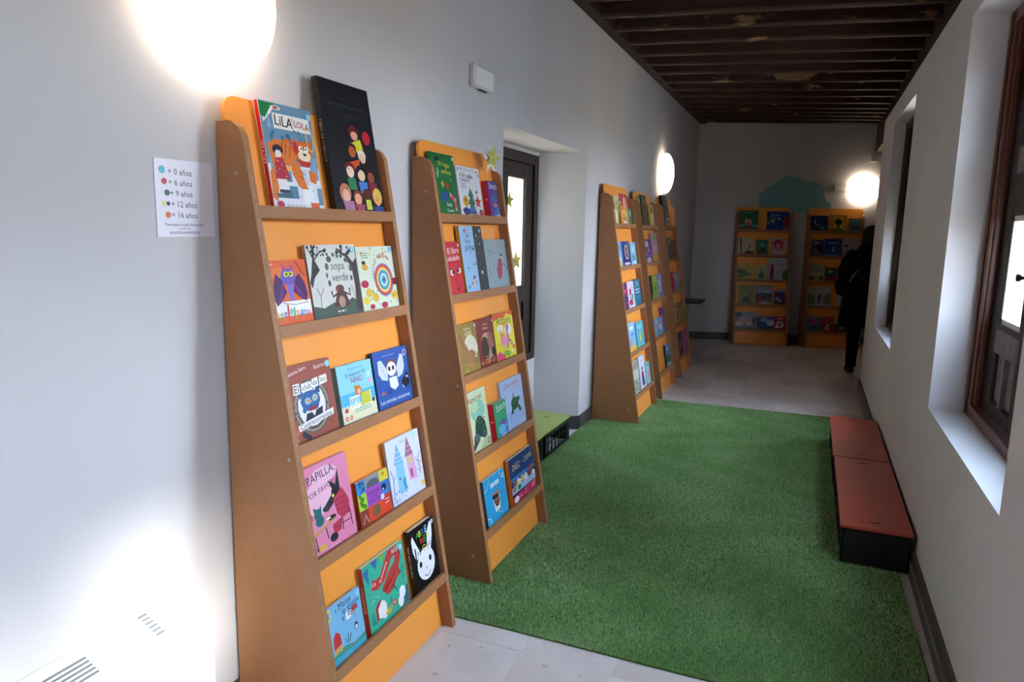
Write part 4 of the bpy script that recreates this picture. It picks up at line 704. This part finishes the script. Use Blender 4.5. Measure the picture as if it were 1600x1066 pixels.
# ---- far left shelf
B(6, 0, .015, .305, .300, 'dark green square book with a round faced child, top left of far left shelf', '1f6a54', 'B a8d0c0 .25 .86 .75 .92 .03;E 8a6a3a .4 .5 .12 .14;E e0a080 .5 .4 .18 .15;E c03a3a .5 .36 .08 .05;R 8ac8b8 0 .22 1 .25;R 8ac8b8 0 .16 1 .19;P a83a5a .4 .25 .6 .25 .62 .05 .4 .05', off=.03)
B(6, 0, .424, .733, .292, 'dark blue book with a reddish corner figure, top right of the far left shelf', '1f3f94', 'E b8a050 .26 .5 .12 .12;E d8dce8 .54 .6 .06 .05;E a03a44 .86 .4 .14 .35;P 8a8a9a .6 .0 1 .0 1 .12;E e0e8f0 .06 .36 .05 .03;D 5a8ad0 12 .05 .05 .7 .9 .03 3;T a8c0e8 .4 .8 .4 0 Noche', off=.03)
B(6, 1, .013, .254, .268, 'cream book with a dark bare tree, second row of the far left shelf', 'c0b08a', 'P 2a1410 .12 1 .2 1 .28 0 .2 0;L 2a1410 .02 .2 .7 .4 .9;L 2a1410 .02 .2 .6 .06 .8;P 5a1c18 .36 .02 1 .02 1 .2 .84 .14 .66 .24 .44 .1;L 1a0e0c .04 .74 .2 .74 .44 .66 .36;E 1a0e0c .74 .48 .05 .05')
B(6, 1, .291, .444, .232, 'small teal green book, second row of the far left shelf', '24685c', 'E 4aa088 .5 .65 .36 .2;E 16342f .4 .4 .3 .08;E d0e0d8 .3 .38 .08 .04;E 1a4a44 .5 .2 .4 .1')
B(6, 1, .475, .712, .268, 'white book with a crimson haired face, second row of the far left shelf', 'd8b8bc', 'E b82440 .5 .58 .28 .34;E e0889a .5 .48 .17 .2;D a83050 26 .04 .04 .26 .96 .04 3;D a83050 26 .76 .04 .96 .96 .04 5;E 8a1a30 .42 .5 .03 .03;E 8a1a30 .58 .5 .03 .03')
B(6, 2, .025, .272, .250, 'yellow book with a long green dinosaur, middle row of the far left shelf', 'c09a40', 'P 2f6a30 .02 .1 .06 .5 .24 .66 .44 .62 .7 .4 .98 .26 .7 .26 .5 .22 .4 .1;E 2f6a30 .16 .5 .16 .16;E d8b860 .7 .84 .2 .08;D 8a6a20 8 .5 .7 .9 .95 .04 3')
B(6, 2, .298, .448, .228, 'small cream book with a green plant, middle row of the far left shelf', 'b8b48a', 'E 2f6a44 .5 .34 .3 .16;E 4a7a5a .5 .55 .14 .12;P 24503a .2 .1 .8 .1 .6 .3 .4 .3;B 7a8a6a .2 .8 .8 .9 .04')
B(6, 2, .472, .732, .336, 'white book with a tall magenta figure and green corner, middle row of far left shelf', 'b0b4c0', 'P 8a2450 .06 .1 .08 .6 .16 .8 .26 .7 .30 .4 .26 .0 .06 .0;E 2f6a2a .92 .22 .2 .24;L 4a5a6a .02 .4 .1 .5 .5;L 4a5a6a .02 .5 .1 .6 .5;L 4a5a6a .02 .6 .1 .7 .44;T 3a5a8a .6 .86 .3 0 CUENTOS;T b03060 .62 .72 .44 0 PARA TI')
B(6, 3, .064, .284, .305, 'olive book with a seated figure, fourth row of the far left shelf', '7a7a2c', 'E b09a80 .5 .5 .12 .1;P 3a3420 .2 .06 .8 .06 .7 .3 .5 .44 .34 .3;E 2a2a3a .5 .2 .14 .12;B a8a850 .2 .88 .8 .92 .03')
B(6, 3, .306, .528, .298, 'grey blue sea book with a red boat, fourth row of the far left shelf', '5a6478', 'R 8a94ac 0 .6 1 .94;R 2a4a5a 0 .36 1 .56;E a82a34 .3 .28 .16 .2;P 1a1a20 .4 .3 .6 .3 .54 .46;P c8a0a0 0 0 1 0 1 .1 .4 .2;E b8c0d0 .7 .7 .3 .06')
B(6, 3, .564, .714, .240, 'small violet book with pale hands, fourth row of the far left shelf', '4a3484', 'R 8a9ac0 0 .86 1 1;E e8d8e8 .26 .42 .12 .1;E e8e4f0 .5 .28 .12 .1;R 2a4a4a 0 0 1 .2;E 3a2470 .5 .7 .34 .16')
B(6, 4, .030, .315, .262, 'book with pink clouds over grey blue, bottom left of the far left shelf', '7a84a0', 'E c8a0a0 .5 .5 .36 .24;E d8b8b0 .2 .3 .2 .16;E d8c0b8 .7 .3 .2 .12;E 3a4250 .14 .86 .2 .14;E 2a4a4a .96 .5 .12 .24;P 2f6a70 0 0 1 0 1 .1 0 .1;E 2a2a3a .46 .28 .08 .04')
B(6, 4, .338, .570, .210, 'deep blue book with a white cloud, bottom row of the far left shelf', '2a4a8c', 'E c8d8e8 .8 .5 .26 .24;E 8ab0e0 .5 .7 .3 .14;R 24404a 0 0 1 .26;L 10141c .05 .56 .1 .54 .5;B d0dcf0 .2 .84 .6 .9 .04')
B(6, 4, .580, .730, .218, 'small red book with a white horse shape, bottom right of the far left shelf', 'a82a44', 'E d8c0c8 .5 .4 .36 .26;E 4a4a5a .5 .4 .12 .12;E e0a0b0 .5 .84 .3 .08;E e8e0e4 .2 .2 .14 .1')
# ---- far right shelf
B(7, 0, .034, .270, .240, 'navy square book with a thin white figure, top left of the far right shelf', '1a2a5c', 'L d8dce8 .05 .22 .66 .3 .44;E c8d0e0 .46 .4 .05 .04;E 3a6a9a .7 .2 .18 .14;D 6a8ac0 8 .1 .1 .9 .9 .03 3')
B(7, 0, .290, .531, .258, 'golden book with a dark tree, top middle of the far right shelf', 'b8862a', 'R d8b840 .26 .1 .78 .82;E 1f3a14 .52 .56 .2 .22;R 1f2a10 .47 .2 .57 .5;P 5a7a1a 0 0 1 0 1 .14 .5 .2 0 .12;E e8d060 .84 .12 .06 .05;T e0c050 .5 .91 .5 0 El bosque')
B(7, 0, .560, .724, .210, 'small grey teal book, top right of the far right shelf', '4f7274', 'E 2f4a4c .3 .34 .14 .14;E 2f4a4c .6 .36 .14 .14;B 8aa8a8 .2 .8 .8 .86 .03')
B(7, 1, .060, .225, .250, 'small purple book with dark figures, second row of the far right shelf', '44386c', 'E 1a1424 .7 .5 .2 .3;E a04a6a .3 .26 .14 .12;E 7a7aa0 .4 .8 .3 .1;D c87a5a 8 .1 .05 .9 .3 .05 3')
B(7, 1, .240, .474, .272, 'royal blue book with a pale standing figure, second row of the far right shelf', '1f4490', 'T c0d0f0 .5 .76 .6 0 AURORA;E d8e0f0 .5 .5 .05 .05;P d8e0f0 .47 .46 .53 .46 .55 .26 .45 .26;R 5a7ab8 0 0 1 .1;D 3a6ac0 10 .1 .1 .9 .6 .04 3')
B(7, 1, .490, .702, .290, 'cream book with a rounded top and grey shapes, second row of far right shelf', 'b0a8ac', 'E 3a3a40 .2 .56 .14 .06;P 5a5a60 .1 .1 .3 .4 .5 .3 .4 .1;B 8a848a .3 .76 .8 .8 .02', roundc=.05)
B(7, 2, .012, .252, .266, 'cream green book with small animals, middle row of the far right shelf', 'a8ac84', 'B 5a6a4a .1 .54 .9 .72 .05;E 3a2a20 .2 .16 .14 .1;E 4a5a34 .8 .16 .14 .12;E 6a7a4a .4 .86 .3 .06;D 8a4a3a 6 .1 .1 .9 .3 .04 3')
B(7, 2, .270, .410, .220, 'dark green and red book, middle row of the far right shelf', '24503c', 'E 8ac04a .4 .7 .3 .1;R 8a2a34 0 0 1 .3;E 2a3a7a .6 .4 .2 .14;B a8d050 .1 .8 .7 .86 .04')
B(7, 3, .028, .340, .300, 'wide white book with a child in red, fourth row of far right shelf', 'b8b4c4', 'E 6a8a74 .16 .36 .2 .3;E 6a8a74 .88 .36 .2 .3;E 24243a .56 .54 .06 .06;P b03a3a .42 .5 .62 .5 .58 .3 .44 .3;P 2a2a4a .44 .3 .48 .06 .52 .06 .52 .3;E 3a2a2a .52 .42 .05 .08;P c8c8d4 0 0 1 0 1 .1 0 .06;B 6a6a7a .3 .86 .7 .9 .03;E b04a4a .24 .88 .06 .04')
B(7, 3, .424, .604, .235, 'pale book mostly behind the standing person, fourth row of the far right shelf', 'b0b4bc', 'E 8a949c .5 .5 .3 .2')
B(7, 4, .034, .206, .238, 'teal blue book with a pink sky, bottom left of the far right shelf', '3a7aa0', 'E b04a94 .5 .64 .36 .26;P 1a3a54 .3 .1 .9 .2 .9 .3 .6 .34;R 3a9ab8 0 0 1 .12;R 6a94a8 0 .88 1 1')
B(7, 4, .227, .398, .236, 'coral red book with small faces, bottom row of the far right shelf', 'a03c40', 'E e0a8a8 .5 .3 .26 .2;E 3a3a6a .3 .4 .1 .1;E 3a3a6a .7 .3 .1 .1;B d07a74 .2 .76 .8 .8 .03')
B(7, 4, .410, .594, .140, 'low dark grey book beside the coral one, bottom row of the far right shelf', '34363c', 'E a04a54 .3 .4 .12 .12;E 8aa08a .6 .5 .12 .12;D c8a0a0 6 .2 .2 .9 .8 .04 3')
B(7, 4, .600, .724, .146, 'small lavender white book by the person legs, bottom right of the far right shelf', 'a8a4bc', 'E d8d4e4 .4 .5 .3 .3')

# ================================================================== OTHER THINGS
# rug
RX0, RX1, RY0, RY1 = -1.625, .508, 2.450, 6.68
rug = MB(); 
rng = np.random.default_rng(3)
def rx1(y): return RX1 + .012*sin(y*3.1) + .018*(y-2.45)/2 - (.0 if y < 4.6 else .018*(y-4.6)/2)
def ry1(x): return RY1 + .03*(x+1.6)
def ry0(x): return RY0 + .003*sin(x*5)
bd = [(x, ry0(x)) for x in np.linspace(RX0, RX1, 12)] + [(rx1(y), y) for y in np.linspace(RY0, RY1, 24)[1:]] + [(x, ry1(x)) for x in np.linspace(RX1-.05, RX0, 10)]
b = MB(); b.prism(bd, .0008, .0055, 'z'); rg = tag(b.obj('grass_rug', M['rugbase']), 'long green artificial grass rug between the shelves and the red benches', 'rug')
N = 420000
u = rng.random(N)
yy = RY0 + (RY1-RY0)*(u**1.25); xx = RX0 + (RX1-RX0)*rng.random(N)
keep = (xx < RX1 + .012*np.sin(yy*3.1) + .018*(yy-2.45)/2 - np.where(yy < 4.6, 0, .018*(yy-4.6)/2)) & (yy < RY1+.03*(xx+1.6)) & (yy > RY0+.003*np.sin(xx*5))
for i in (2, 3):
    ys = SHELF[i][1]; keep &= ~((xx < L+SDB-.045) & (yy > ys-.003) & (yy < ys+SW+.003)); keep &= ~((xx < L+SDB+.003) & (((yy > ys-.003) & (yy < ys+.028)) | ((yy > ys+SW-.028) & (yy < ys+SW+.003))))
keep &= ~((xx < L+SDB+.01) & (yy > 6.736))
xx = xx[keep]; yy = yy[keep]; n = len(xx)
ang = rng.random(n)*2*pi; hgt = .0075+.008*rng.random(n); wd_ = .0011+.0006*rng.random(n) + .0004*(yy-2.4); la = rng.random(n)*2*pi; ln_ = .007*rng.random(n)
dx, dy = np.cos(ang)*wd_, np.sin(ang)*wd_
V = np.empty((n, 3, 3), dtype=np.float32)
V[:, 0] = np.stack([xx-dx, yy-dy, np.full(n, .005)], 1); V[:, 1] = np.stack([xx+dx, yy+dy, np.full(n, .005)], 1)
V[:, 2] = np.stack([xx+np.cos(la)*ln_, yy+np.sin(la)*ln_, .005+hgt], 1)
me = bpy.data.meshes.new('grass_pile'); me.vertices.add(n*3); me.vertices.foreach_set('co', V.ravel())
me.loops.add(n*3); me.loops.foreach_set('vertex_index', np.arange(n*3, dtype=np.int32)); me.polygons.add(n)
me.polygons.foreach_set('loop_start', np.arange(0, n*3, 3, dtype=np.int32)); me.update()
at = me.attributes.new('tint', 'FLOAT', 'POINT'); tv = np.clip(rng.normal(.5, .24, n) + .12*np.sin(xx*9+3*np.sin(yy*4))*np.sin(yy*7), 0, 1); at.data.foreach_set('value', np.repeat(tv, 3).astype(np.float32))
me.materials.append(M['grass']); gp = bpy.data.objects.new('grass_pile', me); C.objects.link(gp); gp.parent = rg; gp['kind'] = 'stuff'

# benches: coloured boards on black slatted crates
def crate(parent, x0, y0, w_, l_, h):
    b = MB(); t = .006
    b.box(x0, y0, h-.022, x0+w_, y0+l_, h-.014)                         # rim plate
    for a in ((x0, y0, x0+w_, y0+t), (x0, y0+l_-t, x0+w_, y0+l_), (x0, y0, x0+t, y0+l_), (x0+w_-t, y0, x0+w_, y0+l_)):
        b.box(a[0], a[1], h-.05, a[2], a[3], h-.014); b.box(a[0], a[1], .004, a[2], a[3], .03)
    root = b.obj('crate', M['black'], parent)
    s = MB()
    for px_ in (x0, x0+w_-t):
        n_ = max(4, int(l_/.075))
        for k in range(n_+1):
            y = y0+k*(l_-.012)/n_; s.box(px_, y, .03, px_+t, y+.012, h-.05)
        s.box(px_, y0, h*.5, px_+t, y0+l_, h*.5+.006)
        s.box(px_, y0, .03, px_+t, y0+.05, h-.05); s.box(px_, y0+l_-.05, .03, px_+t, y0+l_, h-.05)
    for py_ in (y0, y0+l_-t):
        n_ = 5
        for k in range(n_+1):
            x = x0+k*(w_-.012)/n_; s.box(x, py_, .03, x+.012, py_+t, h-.05)
        s.box(x0, py_, h*.5, x0+w_, py_+t, h*.5+.006)
        s.box(x0, py_+.001, .03, x0+.05, py_+t, h-.05); s.box(x0+w_-.05, py_+.001, .03, x0+w_, py_+t, h-.05)
        s.box(x0+.012, py_+.0045, .03, x0+w_-.012, py_+.0055, h-.05)
    s.obj('slatted_side', M['black'], root)
def bench(name, x0, x1, y0, y1, h, mat, slots, label, group, z=.0):
    root = tag(empty(name, ((x0+x1)/2, (y0+y1)/2, z)), label, 'bench', group)
    ox, oy = (x0+x1)/2, (y0+y1)/2; W_, L_ = x1-x0, y1-y0
    b = MB(); b.box(-W_/2, -L_/2, h-.014, W_/2, L_/2, h); b.obj('seat_board', mat, root, bevel=.002)
    for sy_ in slots:
        sl = MB(); pl = [(.03*cos(a)*1.0, .007*sin(a)) for a in [2*pi*i/16 for i in range(16)]]
        sl.prism([(a, bb+sy_) for a, bb in pl], h+.0002, h+.0008, 'z'); sl.obj('grip_hole', M['slot'], root)
    for k in (0, 1): crate(root, -W_/2+.012, -L_/2+.01+k*(L_/2), W_-.02, L_/2-.02, h)
    return root
bench('crate_bench', .231, .549, 3.665, 4.842, .20, M['red'], (-.50, .50), 'red topped crate bench along the right wall, nearer one of the pair', 'red topped benches', .006)
bench('crate_bench', .226, .548, 4.858, 5.95, .20, M['red'], (-.46, .46), 'red topped crate bench along the right wall, farther one of the pair', 'red topped benches', .006)
bench('crate_bench', -1.90, -1.600, 3.93, 5.065, .20, M['green'], (-.45, .42), 'lime green topped crate bench tucked into the window niche', None)

# wall lamps
def lamp(mat4, label):
    root = tag(bpy.data.objects.new('wall_lamp', None), label, 'lamp', 'round opal wall lamps'); C.objects.link(root); root.matrix_world = mat4; root.empty_display_size = .05
    b = MB(); b.lathe([(0, .001), (.17, .001), (.17, .03), (0, .03)]); b.obj('mounting_plate', M['white'], root)
    b = MB(); R_ = .222; b.lathe([(.15, .022), (.20, .026), (.215, .038)] + [(R_*cos(radians(a)), .05+.085*sin(radians(a))) for a in range(0, 91, 9)], n=48); b.obj('opal_shade', M['lamp'], root, smooth=True)
RY = Matrix.Rotation(radians(90), 4, 'Y')
lamp(Matrix.Translation((L, 1.63, 2.232)) @ RY, 'glowing round opal lamp on the left wall above the nearest shelf')
lamp(Matrix.Translation((L, 8.25, 2.238)) @ RY, 'glowing opal lamp above the fifth shelf, seen as a narrow oval')
lx = .60
lamp(Matrix.Translation((lx, endy(lx), 2.245)) @ Matrix.Rotation(thE, 4, 'Z') @ Matrix.Rotation(radians(90), 4, 'X'), 'glowing round opal lamp on the far wall above the standing person')

# notice with the age colours
nt_ = tag(MB().box(L+.0005, 1.432, 1.556, L+.002, 1.634, 1.766).obj('age_notice', M['paper']), 'white sheet listing coloured dots and ages taped to the wall left of the nearest shelf', 'notice')
A = Art(.202, .210)
A.run('''E 5ab8d0 .12 .86 .055 .05;E c03a48 .15 .715 .045 .04;E 2a6a54 .19 .57 .045 .04;E d8d040 .13 .435 .03 .028;E 24182a .20 .43 .03 .028;E d8683a .19 .285 .045 .04
T 33333c .42 .845 .40 -1 + 0 años;T 33333c .42 .705 .40 -1 + 6 años;T 33333c .43 .565 .38 -1 + 9 años;T 33333c .47 .425 .44 -1 + 12 años;T 33333c .47 .285 .44 -1 + 16 años;T 24242c .46 .155 .66 0 Descárgate la guía de lectura;T 3a3a44 .46 .11 .2 0 en nuestra web;T 24242c .46 .06 .52 0 asociacionestatal.es''')
for mb, cols, nm in ((A.a, A.cols, 'coloured_dots'), (A.t, A.tc, 'lettering')):
    o = mb.obj(nm, [ink(c) for c in cols]); o.parent = nt_; o.location = (L+.0022, 1.432, 1.556); o.rotation_euler = (0, 0, radians(90))
# alarm sounder box on the wall
r_ = tag(MB().box(L, 3.33, 2.292, L+.03, 3.575, 2.40).obj('emergency_light', M['offwhite'], bevel=.008), 'small white box mounted high on the left wall above the second shelf', 'wall box')
MB().box(L+.008, 3.42, 2.286, L+.02, 3.50, 2.293).obj('vent_slot', M['slot'], r_)
MB().box(L+.0302, 3.35, 2.305, L+.0315, 3.555, 2.39).obj('diffuser', M['white'], r_)
# small boxes by the far lamp
jx = .30; Mt = Matrix.Translation((jx, endy(jx), 2.25)) @ Matrix.Rotation(thE, 4, 'Z')
b = MB(); b.box(-.10, -.03, -.05, .10, 0, .05); o = b.obj('emergency_light', M['offwhite'], bevel=.006); o.matrix_world = Mt; tag(o, 'small pale box on the far wall just left of the far lamp', 'wall box')
MB().box(-.085, -.032, -.04, .085, -.030, .04).obj('diffuser', M['white'], o)
b = MB(); b.box(.66, endy(.66)-.07, 2.62, .74, endy(.70)-.02, 2.69); o = b.obj('junction_box', M['offwhite'], bevel=.004); tag(o, 'tiny pale box under the beam end at the far right corner', 'wall box')
# cloud board on the far wall
cx_, cz_ = -.27, 1.9
out_ = [(-.49, 0)] + arc(-.33, .17, .20, 210, 100, 8) + arc(-.11, .26, .255, 150, 45, 10) + arc(.20, .27, .17, 118, 0, 9) + arc(.36, .06, .13, 75, -30, 8)
b = MB(); b.prism([(x, z) for x, z in out_][::-1], -.012, -.001, 'y'); o = b.obj('cloud_board', M['cloud']); o.matrix_world = Matrix.Translation((cx_, endy(cx_), cz_)) @ Matrix.Rotation(thE, 4, 'Z')
tag(o, 'flat teal cloud shape on the far wall above the two far shelves', 'wall decoration')
b = MB(); b.lathe([(.008, 0), (.006, -.004), (0, -.005)], Matrix.Translation((-.10, -.012, .17)) @ Matrix.Rotation(radians(-90), 4, 'X'), 10); b.obj('screw', M['metal'], o)

# stars
def star(name, loc, rx, rz, r, mat, label, tilt=0, strings=True, border=None):
    pts = [((r if i % 2 == 0 else r*.42)*sin(2*pi*i/10), (r if i % 2 == 0 else r*.42)*cos(2*pi*i/10)) for i in range(10)]
    b = MB(); n_ = 10
    vs = [(x, 0, z) for x, z in pts] + [(0, -.012, 0), (0, .004, 0)]
    b.add(vs, [(i, (i+1) % n_, 10) for i in range(n_)] + [((i+1) % n_, i, 11) for i in range(n_)])
    o = b.obj(name, mat); o.matrix_world = Matrix.Translation(loc) @ Matrix.Rotation(rz, 4, 'Z') @ Matrix.Rotation(tilt, 4, 'Y')
    if border:
        bb = MB(); k = 1.22; vs = [(x*k, .005, z*k) for x, z in pts] + [(x*k, .008, z*k) for x, z in pts]
        bb.add(vs, [tuple(range(10)), tuple(range(10, 20))[::-1]] + [(i, 10+i, 10+(i+1) % 10, (i+1) % 10) for i in range(10)])
        bb.obj('card_backing', border, o)
    tag(o, label, 'star decoration'); return o
p1 = SM[2] @ Vector((.585, -.135, 1.935)); star('star_ornament', p1, 0, radians(75), .062, M['gold'], 'gold glitter star standing at the top edge of the second shelf', .25, border=None)
p1b = SM[2] @ Vector((.60, -.115, 1.93)); star('star_ornament', p1b, 0, radians(85), .078, M['white'], 'white star behind the gold one at the top edge of the second shelf', -.12)
p2 = SM[3] @ Vector((.06, -.150, 1.80)); star('star_ornament', p2, 0, radians(80), .072, M['gold'], 'pale gold star with white edge at the top left of the third shelf', .1, border=M['white'])
for (px_, pz_, tl) in ((4.70, 1.79, .1), (4.86, 1.36, -.1)):
    o = star('star_ornament', (L-ND-.022, px_, pz_), 0, radians(80), .068, M['gold'], 'gold star stuck on the niche window pane, %s of the two' % ('upper' if pz_ > 1.6 else 'lower'), tl, border=M['white'] if pz_ < 1.6 else None)

# heater against the left wall
hb = tag(empty('wall_heater', (L, .85, 0)), 'white low heater with slotted top by the left wall in the bright corner', 'heater')
y0, y1 = -.60, .60; 
prof = [(.0, .12), (.0, .525)] + [(.018, .535), (.045, .53), (.11, .495), (.118, .48), (.12, .46), (.12, .14), (.11, .12)]
b = MB(); b.prism(prof, y0, y1, 'y'); b.obj('casing', M['white'], hb, bevel=.012)
for k in range(5):
    t0 = .056+.011*k; z0 = .5302-(t0-.045)*.54
    b = MB(); Mx = Matrix.Translation((t0, 0, z0)) @ Matrix.Rotation(radians(28), 4, 'Y')
    b.box(-.003, -.50, -.001, .003, .25, .0015, mat=Mx); b.obj('grille_slot', M['greyslot'], hb)
for k in range(6):
    t0 = .035+.013*k; z0 = .5340-(t0-.035)*.50
    b = MB(); b.box(-.003, .42, -.001, .003, .445, .0015, mat=Matrix.Translation((t0, 0, z0)) @ Matrix.Rotation(radians(28), 4, 'Y')); b.obj('grille_slot', M['greyslot'], hb)
for sx_ in (-.45, .45): MB().box(.02, sx_-.03, .0, .10, sx_+.03, .125).obj('foot', M['white'], hb)

# small dark topped table past the fifth shelf
tb_ = tag(empty('side_table', (-1.40, 8.95, 0)), 'small dark topped table against the left wall past the fifth shelf', 'table')
MB().box(-.235, -.28, .745, .22, .16, .77).obj('tabletop', M['tabletop'], tb_, bevel=.004)
b = MB(); b.box(-.18, -.2, .0, -.05, .1, .745); b.obj('pedestal', M['greypanel'], tb_)
b = MB(); b.box(-.21, -.24, .0, .03, .14, .12); b.obj('base_plate', M['greypanel'], tb_, bevel=.004)
b = MB(); b.prism([(-.04, .13), (.03, .13), (.03, .24)], -.24, -.235, 'y'); b.obj('card', M['offwhite'], tb_)

# ------------------------------------------------------------------ person (seen from behind, mostly hidden by the wall end)
def skin_mesh(name, verts, edges, radii, mat, root=0, parent=None, sub=2):
    me = bpy.data.meshes.new(name); me.from_pydata(verts, edges, []); o = bpy.data.objects.new(name, me); C.objects.link(o)
    sk = o.modifiers.new('skin', 'SKIN'); sk.use_smooth_shade = True
    for i, r in enumerate(radii):
        r = r if isinstance(r, tuple) else (r, r); me.skin_vertices[0].data[i].radius = r
    me.skin_vertices[0].data[root].use_root = True
    if sub: s_ = o.modifiers.new('sub', 'SUBSURF'); s_.levels = sub; s_.render_levels = sub
    dg = bpy.context.evaluated_depsgraph_get(); m2 = bpy.data.meshes.new_from_object(o.evaluated_get(dg))
    o.modifiers.clear(); o.data = m2; m2.materials.clear(); m2.materials.append(mat)
    for p in m2.polygons: p.use_smooth = True
    if parent: o.parent = parent
    return o
pe = tag(empty('person', (.615, 9.12, 0), radians(8)), 'person in a long black coat standing at the far right shelf, back turned', 'person')
# body: x right, y forward (+y away from the camera)
V_ = [(0, 0, .92), (0, .0, 1.10), (0, .0, 1.28), (0, .0, 1.40), (0, .015, 1.47), (0, .02, 1.53), (0, .03, 1.60), (0, .03, 1.655),
      (-.09, 0, .84), (-.10, .01, .48), (-.105, -.02, .09), (-.11, .06, .045), (-.11, .13, .03),
      (.09, 0, .84), (.10, .01, .48), (.105, -.02, .09), (.11, .06, .045), (.11, .13, .03),
      (-.17, 0, 1.37), (-.235, .0, 1.10), (-.20, .16, .98), (-.17, .22, 1.0), (.17, 0, 1.37), (.23, .02, 1.10), (.20, .18, 1.0), (.17, .24, 1.02)]
E_ = [(0, 1), (1, 2), (2, 3), (3, 4), (4, 5), (5, 6), (6, 7), (0, 8), (8, 9), (9, 10), (10, 11), (11, 12), (0, 13), (13, 14), (14, 15), (15, 16), (16, 17), (3, 18), (18, 19), (19, 20), (20, 21), (3, 22), (22, 23), (23, 24), (24, 25)]
R_ = [(.14, .11), (.12, .10), (.15, .11), (.11, .08), (.05, .05), (.06, .065), (.078, .09), (.055, .065), .085, .055, .038, .038, .028, .085, .055, .038, .038, .028, .055, .042, .03, .022, .055, .042, .03, .022]
skin_mesh('body', V_, E_, R_, M['skin'], 0, pe)
# face features
fc = MB(); fc.tube([(0, .115, 1.60), (0, .135, 1.585), (0, .118, 1.572)], [.008, .013, .008], 8)
fc.obj('nose', M['skin'], pe, smooth=True)
for sx_ in (-.03, .03): 
    b = MB(); b.lathe([(.0, .012), (.009, .008), (.012, 0), (.009, -.008), (0, -.012)], Matrix.Translation((sx_, .112, 1.612)), 10); b.obj('eye', M['white'], pe, smooth=True)
b = MB(); b.tube([(-.022, .108, 1.552), (0, .116, 1.55), (.022, .108, 1.552)], [.003, .005, .003], 6); b.obj('mouth', M['shoe'], pe, smooth=True)
# hair: back-of-head shell falling to the collar
hb_ = MB(); hb_.lathe([(.001, 1.712), (.045, 1.706), (.078, 1.685), (.096, 1.65), (.103, 1.60), (.104, 1.54), (.108, 1.48), (.108, 1.42), (.098, 1.37), (.06, 1.34), (.001, 1.335)], n=28)
hb_.v = [(x, (-.015 + (y*1.05 if y < .0 else y*1.12)) if z > 1.645 else min(-.015 + y*1.05, .035), z) for x, y, z in hb_.v]
hb_.obj('hair', M['hair'], pe, smooth=True)
hd = MB(); hd.tube([(-.12, -.05, 1.44), (-.06, -.13, 1.45), (0, -.15, 1.45), (.06, -.13, 1.45), (.12, -.05, 1.44)], [.04, .06, .07, .06, .04], 12); hd.obj('hood', M['coat'], pe, smooth=True)
# coat with sleeves, hanging to the knee
def ring(cx, cy_, z, rx, ry, n=24, ph=0): return [(cx+rx*cos(2*pi*i/n)*(1+.02*sin(5*2*pi*i/n+ph)), cy_+ry*sin(2*pi*i/n), z) for i in range(n)]
lev = [(.555, .290, .20), (.70, .280, .195), (.86, .265, .185), (1.0, .25, .175), (1.14, .245, .165), (1.28, .235, .155), (1.38, .205, .13), (1.44, .15, .11), (1.49, .10, .095), (1.53, .08, .085)]
b = MB(); n_ = 24
for z, rx, ry in lev: b.v += ring(-.0, -.005, z, rx, ry, n_, z*3)
for i in range(len(lev)-1):
    for k in range(n_): b.f.append((i*n_+k, i*n_+(k+1) % n_, (i+1)*n_+(k+1) % n_, (i+1)*n_+k)); b.m.append(0)
b.f.append(tuple(range(n_))[::-1]); b.m.append(0)
ct = b.obj('coat', M['coat'], pe, smooth=True)
for s_ in (-1, 1):
    sv = MB(); sv.tube([(s_*.145, -.01, 1.40), (s_*.215, -.015, 1.30), (s_*.26, -.01, 1.16), (s_*.275, .005, 1.02), (s_*.255, .085, .955), (s_*.23, .15, .95)], [.07, .085, .08, .075, .068, .058], 14); sv.obj('sleeve', M['coat'], ct, smooth=True)
    lg = MB(); lg.tube([(s_*.09, 0, .84), (s_*.098, .008, .62), (s_*.10, .01, .48), (s_*.105, -.01, .25), (s_*.105, -.02, .08)], [.095, .085, .072, .062, .055], 14); lg.obj('trouser_leg', M['coat'], pe, smooth=True)
    sh = MB(); sh.tube([(s_*.108, -.065, .045), (s_*.108, -.03, .05), (s_*.11, .05, .045), (s_*.11, .13, .035), (s_*.11, .165, .03)], [.028, .045, .045, .036, .018], 12)
    sh.obj('shoe', M['shoe'], pe, smooth=True)
    # hand: palm and five fingers
    hx, hy, hz = s_*.205, .20, .965
    hv = [(hx, hy-.03, hz), (hx-s_*.01, hy+.03, hz)]; he = [(0, 1)]; hr = [(.024, .017), (.036, .014)]
    for q in range(4):
        bx = hx-s_*.01+(q-1.5)*.018; ln_ = (.060, .070, .066, .05)[q]; k0 = len(hv)
        hv += [(bx, hy+.05, hz), (bx, hy+.05+ln_*.5, hz-.006), (bx, hy+.05+ln_*.8, hz-.025)]; he += [(1, k0), (k0, k0+1), (k0+1, k0+2)]; hr += [.009, .008, .007]
    k0 = len(hv); hv += [(hx-s_*.045, hy+.01, hz-.005), (hx-s_*.055, hy+.04, hz-.012)]; he += [(0, k0), (k0, k0+1)]; hr += [.010, .008]
    skin_mesh('hand', hv, he, hr, M['skin'], 0, pe, 1)
sp_ = MB(); sp_.tube([(-.15, -.155, 1.20), (-.19, -.145, 1.14), (-.215, -.13, 1.07)], .008, 6); sp_.obj('strap', M['strap'], ct, smooth=True)
